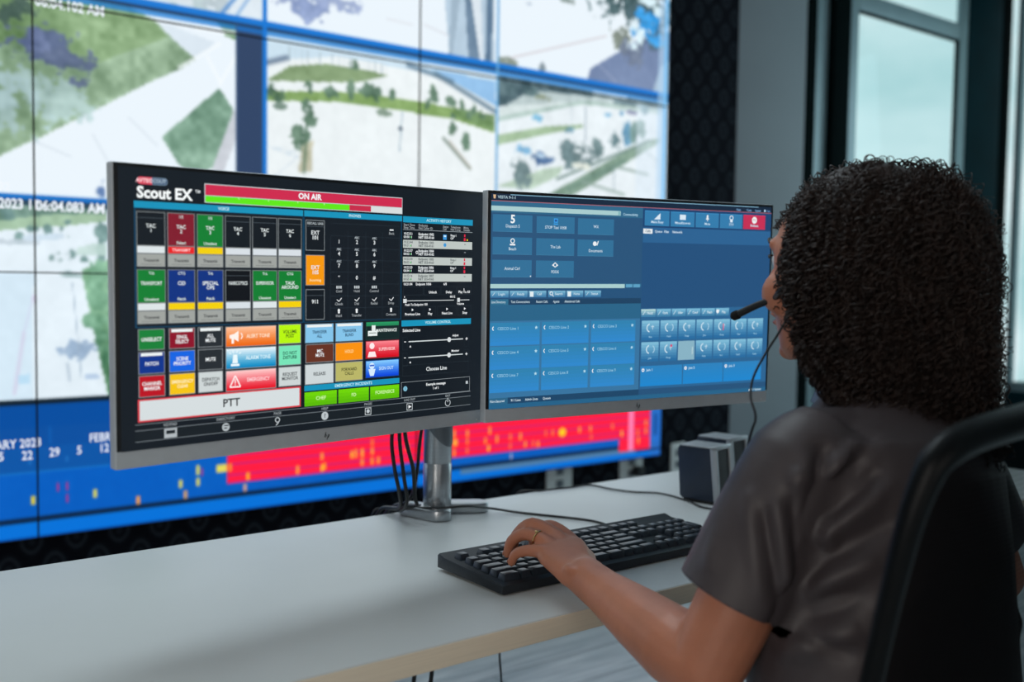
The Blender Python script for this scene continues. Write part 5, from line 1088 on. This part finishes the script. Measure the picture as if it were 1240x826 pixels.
# ---- polo shirt
sh = Geo()
sh.loft([(Vector((1.052, .652, 1.045)), rt*.056, fw*.056, 1), (Vector((1.048, .646, 1.028)), rt*.070, fw*.062, 1), (Vector((1.042, .638, 1.010)), rt*.112, fw*.070, 1), (Vector((1.034, .630, .992)), rt*.156, fw*.082, 1), (Vector((1.030, .626, .95)), rt*.165, fw*.100, 1), (Vector((1.02, .622, .86)), rt*.165, fw*.118, 1),
         (Vector((1.02, .622, .76)), rt*.170, fw*.128, 1), (Vector((1.02, .615, .66)), rt*.178, fw*.132, 1), (Vector((1.02, .600, .56)), rt*.188, fw*.138, 1), (Vector((1.02, .595, .535)), rt*.188, fw*.138, 1)], 40)
for S, E_, s_ in ((SL, EL, -1), (SR, ER, 1)):
    ax = (E_-S).normalized(); C0 = S.lerp(E_, .66)
    sh.tube([S-ax*.035+rt*(-s_*.025), S+rt*(-s_*.006), S.lerp(E_, .3), S.lerp(E_, .5), C0, C0+ax*.003], [.040, .060, .063, .0645, .0650, .0650], 28, smooth=4)
    limb(sh, [(S.lerp(Vector((1.037, .632, 1.0)), .55), .038), (S+Vector((0, 0, .004)), .050)], 20)
    sh.loft([(S+rt*(-s_*.035)+Vector((0, 0, -.03)), rt*.04, fw*.05, 1), (S+rt*(-s_*.02)+Vector((0, 0, -.085)), rt*.045, fw*.055, 1)], 20)
shm = remeshed(sh, .0040, 5)
# fold relief: each fold is a soft ridge along a line on the cloth
n = len(shm.vertices); co = np.empty(n*3); shm.vertices.foreach_get('co', co); co = co.reshape(-1, 3)
no = np.empty(n*3); shm.vertices.foreach_get('normal', no); no = no.reshape(-1, 3)
def fold(a, b, wd, amp):
    a = np.array(a); b = np.array(b); d = b-a; L = (d**2).sum(); t_ = np.clip(((co-a) @ d)/L, 0, 1); q_ = a+t_[:, None]*d; dd = np.linalg.norm(co-q_, axis=1)
    return amp*np.exp(-(dd/wd)**2)*np.sin(np.pi*np.clip(t_*.86+.12, 0, 1))**.6
disp = np.zeros(n)
def spx(px, py, t_):                                          # nearest point of the cloth along a sight line
    d = np.array(ray(px, py)); d /= np.linalg.norm(d); v = co-np.array(CAM); al = v @ d; pe = np.linalg.norm(v-al[:, None]*d, axis=1)
    c_ = np.where(pe < .007)[0]
    return tuple(co[c_[np.argmin(al[c_])]]) if len(c_) else tuple(CAM+ray(px, py)*t_)
FOLDS = [((1000, 575, 1.0), (985, 700, 1.0), .010, -.009), ((985, 700, 1.0), (950, 750, 1.0), .010, -.008), ((1005, 600, 1.0), (1050, 545, 1.0), .007, -.004), ((1005, 545, 1.06), (985, 660, 1.02), .010, -.008), ((985, 560, 1.05), (1000, 680, 1.00), .009, .006), ((1000, 640, 1.03), (1070, 560, 1.06), .010, -.008), ((990, 660, 1.02), (1080, 590, 1.05), .009, .006),
         ((985, 690, 1.02), (1090, 625, 1.04), .010, -.007), ((980, 720, 1.02), (1070, 680, 1.03), .010, .006), ((950, 760, 1.03), (1060, 720, 1.03), .012, -.008), ((950, 790, 1.03), (1050, 765, 1.03), .012, .007), ((950, 765, 1.03), (1040, 800, 1.03), .009, -.006),
         ((920, 620, 1.02), (945, 740, 1.02), .007, -.005), ((935, 610, 1.02), (960, 720, 1.0), .007, .004), ((955, 600, 1.02), (972, 700, 1.0), .007, -.005), ((900, 600, 1.02), (925, 735, 1.02), .008, .003), ((860, 650, 1.0), (850, 700, 1.0), .010, .002), ((965, 600, 1.03), (975, 560, 1.05), .008, .004), ((1000, 585, 1.04), (1040, 530, 1.06), .008, .005), ((1010, 600, 1.04), (1060, 520, 1.08), .008, -.005)]
for a, b, wd, amp in FOLDS:
    disp += fold(spx(*a), spx(*b), wd*1.05, amp*1.75)
rw = np.random.default_rng(3)
for k in range(26):                                           # smaller creases over the rest of the shirt
    a = np.array((1.02+rw.uniform(-.18, .18), .62+rw.uniform(-.14, .14), rw.uniform(.6, .92))); d = np.array((rw.uniform(-.1, .1), rw.uniform(-.05, .05), rw.uniform(-.04, .06)))
    disp += fold(a, a+d, .010, rw.choice([-1, 1])*.004)
disp = np.clip(disp, -.0075, .008)
co += no*disp[:, None]; shm.vertices.foreach_set('co', co.ravel()); shm.update()
bm = bmesh.new(); bm.from_mesh(shm)
def cut(co_, no_, near):
    fs_ = [f for f in bm.faces if near(f.calc_center_median())]; ge = list(set([e for f in fs_ for e in f.edges]+[v for f in fs_ for v in f.verts]+fs_))
    bmesh.ops.bisect_plane(bm, geom=ge, dist=1e-6, plane_co=co_, plane_no=no_)
cut(Vector((0, 0, .550)), Vector((0, 0, 1)), lambda c: abs(c.z-.55) < .02); cut(Vector((0, 0, 1.034)), Vector((0, 0, 1)), lambda c: abs(c.z-1.034) < .02)
bmesh.ops.delete(bm, geom=[f for f in bm.faces if not .550 <= f.calc_center_median().z <= 1.034], context='FACES')
for S, E_ in ((SL, EL), (SR, ER)):
    ax = (E_-S).normalized(); C0 = S.lerp(E_, .66)-ax*.004
    def al(c): return (c-C0).dot(ax)
    def rr(c): v = c-C0; return (v-ax*v.dot(ax)).length
    cut(C0, ax, lambda c: abs(al(c)) < .02 and rr(c) < .09)
    bm.faces.ensure_lookup_table(); bm.normal_update()
    def rad_(c): v = c-C0; return (v-ax*v.dot(ax)).normalized()
    cand = {f for f in bm.faces if al(f.calc_center_median()) > 0 and ((f.normal.dot(ax) > .5 and not (rr(f.calc_center_median()) > .048 and rad_(f.calc_center_median()).dot(rt*(1 if S is SL else -1)) > .35)) or f.normal.dot(rad_(f.calc_center_median())) > .2) and al(f.calc_center_median()) < .03 and rr(f.calc_center_median()) < .072-.026*max(0, rad_(f.calc_center_median()).dot(rt*(1 if S is SL else -1)))}
    st = [min(cand, key=lambda f: rr(f.calc_center_median()))]; seen = set(st)
    while st:
        f = st.pop()
        for e in f.edges:
            for f2 in e.link_faces:
                if f2 in cand and f2 not in seen: seen.add(f2); st.append(f2)
    bmesh.ops.delete(bm, geom=list(seen), context='FACES')
bm.to_mesh(shm); bm.free()
for p in shm.polygons: p.use_smooth = True
shirt = put('polo_shirt', shm, M['shirt'], person)
sd = shirt.modifiers.new('thickness', 'SOLIDIFY'); sd.thickness = .0016; sd.offset = 1
# collar: a folded band standing round the neck
g = Geo(); nn_ = 48; vs = []; fs = []
for k in range(nn_+1):
    a = R_(35)+R_(290)*k/nn_                                 # open towards the front
    dr = (fw*math.cos(a)+rt*math.sin(a)); cc = Vector((1.056, .655, -.004))
    for (r, z) in ((.0555, 1.030), (.0550, 1.052), (.0555, 1.060), (.0590, 1.062), (.0660, 1.050), (.0740, 1.032), (.0780, 1.022), (.076, 1.021)):
        fz = .010*math.cos(a-math.pi)*1.0
        vs.append(cc+dr*r+Vector((0, 0, z+fz*.4)))
for k in range(nn_):
    for i in range(7): fs.append([k*8+i, k*8+i+1, (k+1)*8+i+1, (k+1)*8+i])
g.add(vs, fs); cl = g.build('collar', M['collar'], shirt, world=True); sd = cl.modifiers.new('thickness', 'SOLIDIFY'); sd.thickness = .0018

# ---- hair: a mass of small ringlets
HV = Vector((1.080, .671, 1.150)); HRX, HRY, HRZ = .119, .121, .150
def hair_mesh(N, K, seed):
    r = np.random.default_rng(seed)
    # root directions spread over the sphere
    i = np.arange(N)+.5; phi = np.pi*(1+5**.5)*i; cz = 1-1.88*i/N; cz = np.clip(cz+r.normal(0, .015, N), -1, 1)
    sz = np.sqrt(1-cz**2); d = np.stack([np.cos(phi)*sz, np.sin(phi)*sz, cz], 1)
    F3 = np.array(fw); R3 = np.array(rt)
    f_ = d @ F3
    keep = ~((f_ > .50) & (cz < .30))
    d = d[keep]; cz = cz[keep]; n = len(d)
    layer = r.uniform(.80, 1.0, n)+.028*np.sin(d[:, 0]*9+d[:, 2]*7)+.022*np.sin(d[:, 1]*13-d[:, 2]*11+1)+.016*np.sin(d[:, 0]*21+d[:, 1]*17)+r.normal(0, .012, n); fly = r.random(n) < .12; layer[fly] += r.uniform(.02, .07, fly.sum()); layer += .16*np.clip(f_[keep], 0, 1)*(cz > .2)
    L = r.uniform(.06, .135, n)
    az = np.arctan2(d[:, 1], d[:, 0]); po = np.arccos(np.clip(cz, -1, 1))
    t_ = np.linspace(0, 1, K)[None, :]
    # follow the surface downwards; below the widest part hang straight
    pol = po[:, None]+L[:, None]/.14*t_
    wig = r.normal(0, .16, (n, 1))*t_+.05*np.sin(t_*r.uniform(3, 9, (n, 1))+r.uniform(0, 6, (n, 1)))
    azt = az[:, None]+wig/np.maximum(.35, np.sin(np.minimum(pol, np.pi/2)))
    rad = layer[:, None]*(1-.10*(1-t_)**2)+.012*t_
    ex = np.maximum(pol-np.pi*.56, 0); s_ = np.sin(np.minimum(pol, np.pi*.56))**.86*(1+.09*np.minimum(ex, 1))
    X = np.cos(azt)*s_*rad*HRX; Y = np.sin(azt)*s_*rad*HRY; Z = np.cos(np.minimum(pol, np.pi*.56))*rad*HRZ-ex*.165*(.9+.1*rad)
    lft = X*-.605+Y*.797; lowcut = -.182+1.2*np.maximum(lft-.005, 0)+r.uniform(-.014, .014, n)[:, None]
    Z = np.maximum(Z, lowcut-.004*t_)
    base = np.stack([X, Y, Z], -1)
    # helix round the path
    tan = np.gradient(base, axis=1); tan /= np.linalg.norm(tan, axis=2, keepdims=True)+1e-9
    ref = np.tile(np.array([.3, .2, .93]), (n, K, 1)); n1 = np.cross(tan, ref); n1 /= np.linalg.norm(n1, axis=2, keepdims=True)+1e-9; n2 = np.cross(tan, n1)
    turns = L/ r.uniform(.0085, .018, n); ph = 2*np.pi*turns[:, None]*t_+r.uniform(0, 6.28, (n, 1))
    amp = (r.uniform(.0018, .0068, n)[:, None])*(.5+.5*t_)
    P = base+(n1*np.cos(ph)[..., None]+n2*np.sin(ph)[..., None])*amp[..., None]
    # tube
    tan = np.gradient(P, axis=1); tan /= np.linalg.norm(tan, axis=2, keepdims=True)+1e-9
    n1 = np.cross(tan, ref); n1 /= np.linalg.norm(n1, axis=2, keepdims=True)+1e-9; n2 = np.cross(tan, n1)
    rad_t = (r.uniform(.0004, .0011, n)[:, None])*np.clip((1.02-t_)*6, .25, 1)
    V = []
    for k in range(3):
        a = 2*np.pi*k/3; V.append(P+(n1*np.cos(a)+n2*np.sin(a))*rad_t[..., None])
    V = np.stack(V, 2)                                        # n,K,3,3
    co_ = V.reshape(-1, 3)+np.array(HV)
    # keep the face clear: push back curls that come in front of it
    idx = np.arange(n*K*3).reshape(n, K, 3)
    a = idx[:, :-1, :]; b = idx[:, 1:, :]
    F = np.stack([a, np.roll(a, -1, 2), np.roll(b, -1, 2), b], -1).reshape(-1, 4)
    Hc = np.array(HC); rel = co_-Hc; ff = rel @ F3; rr_ = rel @ R3; uu = rel[:, 2]
    lim = np.where(uu > .052, .125, np.where(np.abs(rr_) > .05, .044-.55*np.clip(-uu-.01, 0, .2), .040))
    ok = ff < lim
    F = F[ok[F].all(axis=1)]
    me = bpy.data.meshes.new('hair'); me.vertices.add(len(co_)); me.vertices.foreach_set('co', co_.astype(np.float32).ravel())
    me.loops.add(F.size); me.loops.foreach_set('vertex_index', F.ravel().astype(np.int32)); me.polygons.add(len(F)); me.polygons.foreach_set('loop_start', (np.arange(len(F))*4).astype(np.int32))
    me.update(calc_edges=True); me.validate(); me.polygons.foreach_set('use_smooth', [True]*len(me.polygons))
    return me
hm = hair_mesh(9800, 64, 11)
hairo = put('hair', hm, M['hair'], person); hairo['kind'] = 'stuff'
# dense inner mass so that no light shows through the curls
g = Geo(); g.ball(HV+Vector((.002, -.010, .004)), (HRX*.78, HRY*.76, HRZ*.84), None, 36); g.ball(HV+Vector((.022, -.024, -.06)), (HRX*.66, HRY*.58, .08), None, 32)
g.ball(H(.002, -.022, .032), (.083, .095, .096), Matrix((rt, fw, up)).transposed(), 32)
hi = remeshed(g, .006, 3); put('hair_undercoat', hi, M['hair'], person)

# ---- headset: boom microphone, ear piece, cord
t = thing('headset', 'black headset with boom microphone in front of the mouth and thin cord', 'headset', tuple(H(-.08, -.006, 0)))
tipp = CAM+ray(893, 381)*1.255; mid = CAM+ray(938, 361)*1.215; ear = H(-.084, .0, -.004)
g = Geo(); g.tube([ear, ear.lerp(mid, .55)+Vector((-.012, 0, -.002)), mid, mid.lerp(tipp, .5)+Vector((0, 0, .0008)), tipp], [.0042, .0042, .0040, .0043, .0048], 12, smooth=6); g.build('boom', M['black'], t, world=True)
g = Geo(); d = (tipp-mid).normalized(); g.tube([tipp-d*.004, tipp, tipp+d*.006, tipp+d*.009], [.0045, .0058, .0056, .003], 14, smooth=3); g.build('microphone', M['foam'], t, world=True)
g = Geo(); q = rt.to_track_quat('Z', 'Y').to_matrix().to_4x4(); g.lathe([(.014, -.008), (.018, -.007), (.019, .003), (.015, .006)], 26, Matrix.Translation(H(-.086, -.010, -.004)) @ q); g.build('ear_cushion', M['foam'], t, world=True)
g = Geo(); g.tube([H(-.086, -.012, .0), H(-.084, -.055, -.006), H(-.052, -.112, -.010), H(0, -.126, -.012), H(.052, -.112, -.010), H(.084, -.055, -.006), H(.084, -.010, .0)], .0030, 10, smooth=6); g.build('neckband', M['black'], t, world=True)
cp = [ear+Vector((-.004, 0, -.01)), CAM+ray(946, 398)*1.16, CAM+ray(929, 425)*1.15, CAM+ray(913, 455)*1.13, CAM+ray(909, 480)*1.11, CAM+ray(915, 506)*1.09, CAM+ray(925, 540)*1.08+Vector((0, .02, 0)), Vector((.90, .74, .86)), Vector((.93, .76, .72))]
g = Geo(); g.tube(cp, .0014, 8, smooth=8); g.build('cord', M['rubber'], t, world=True)
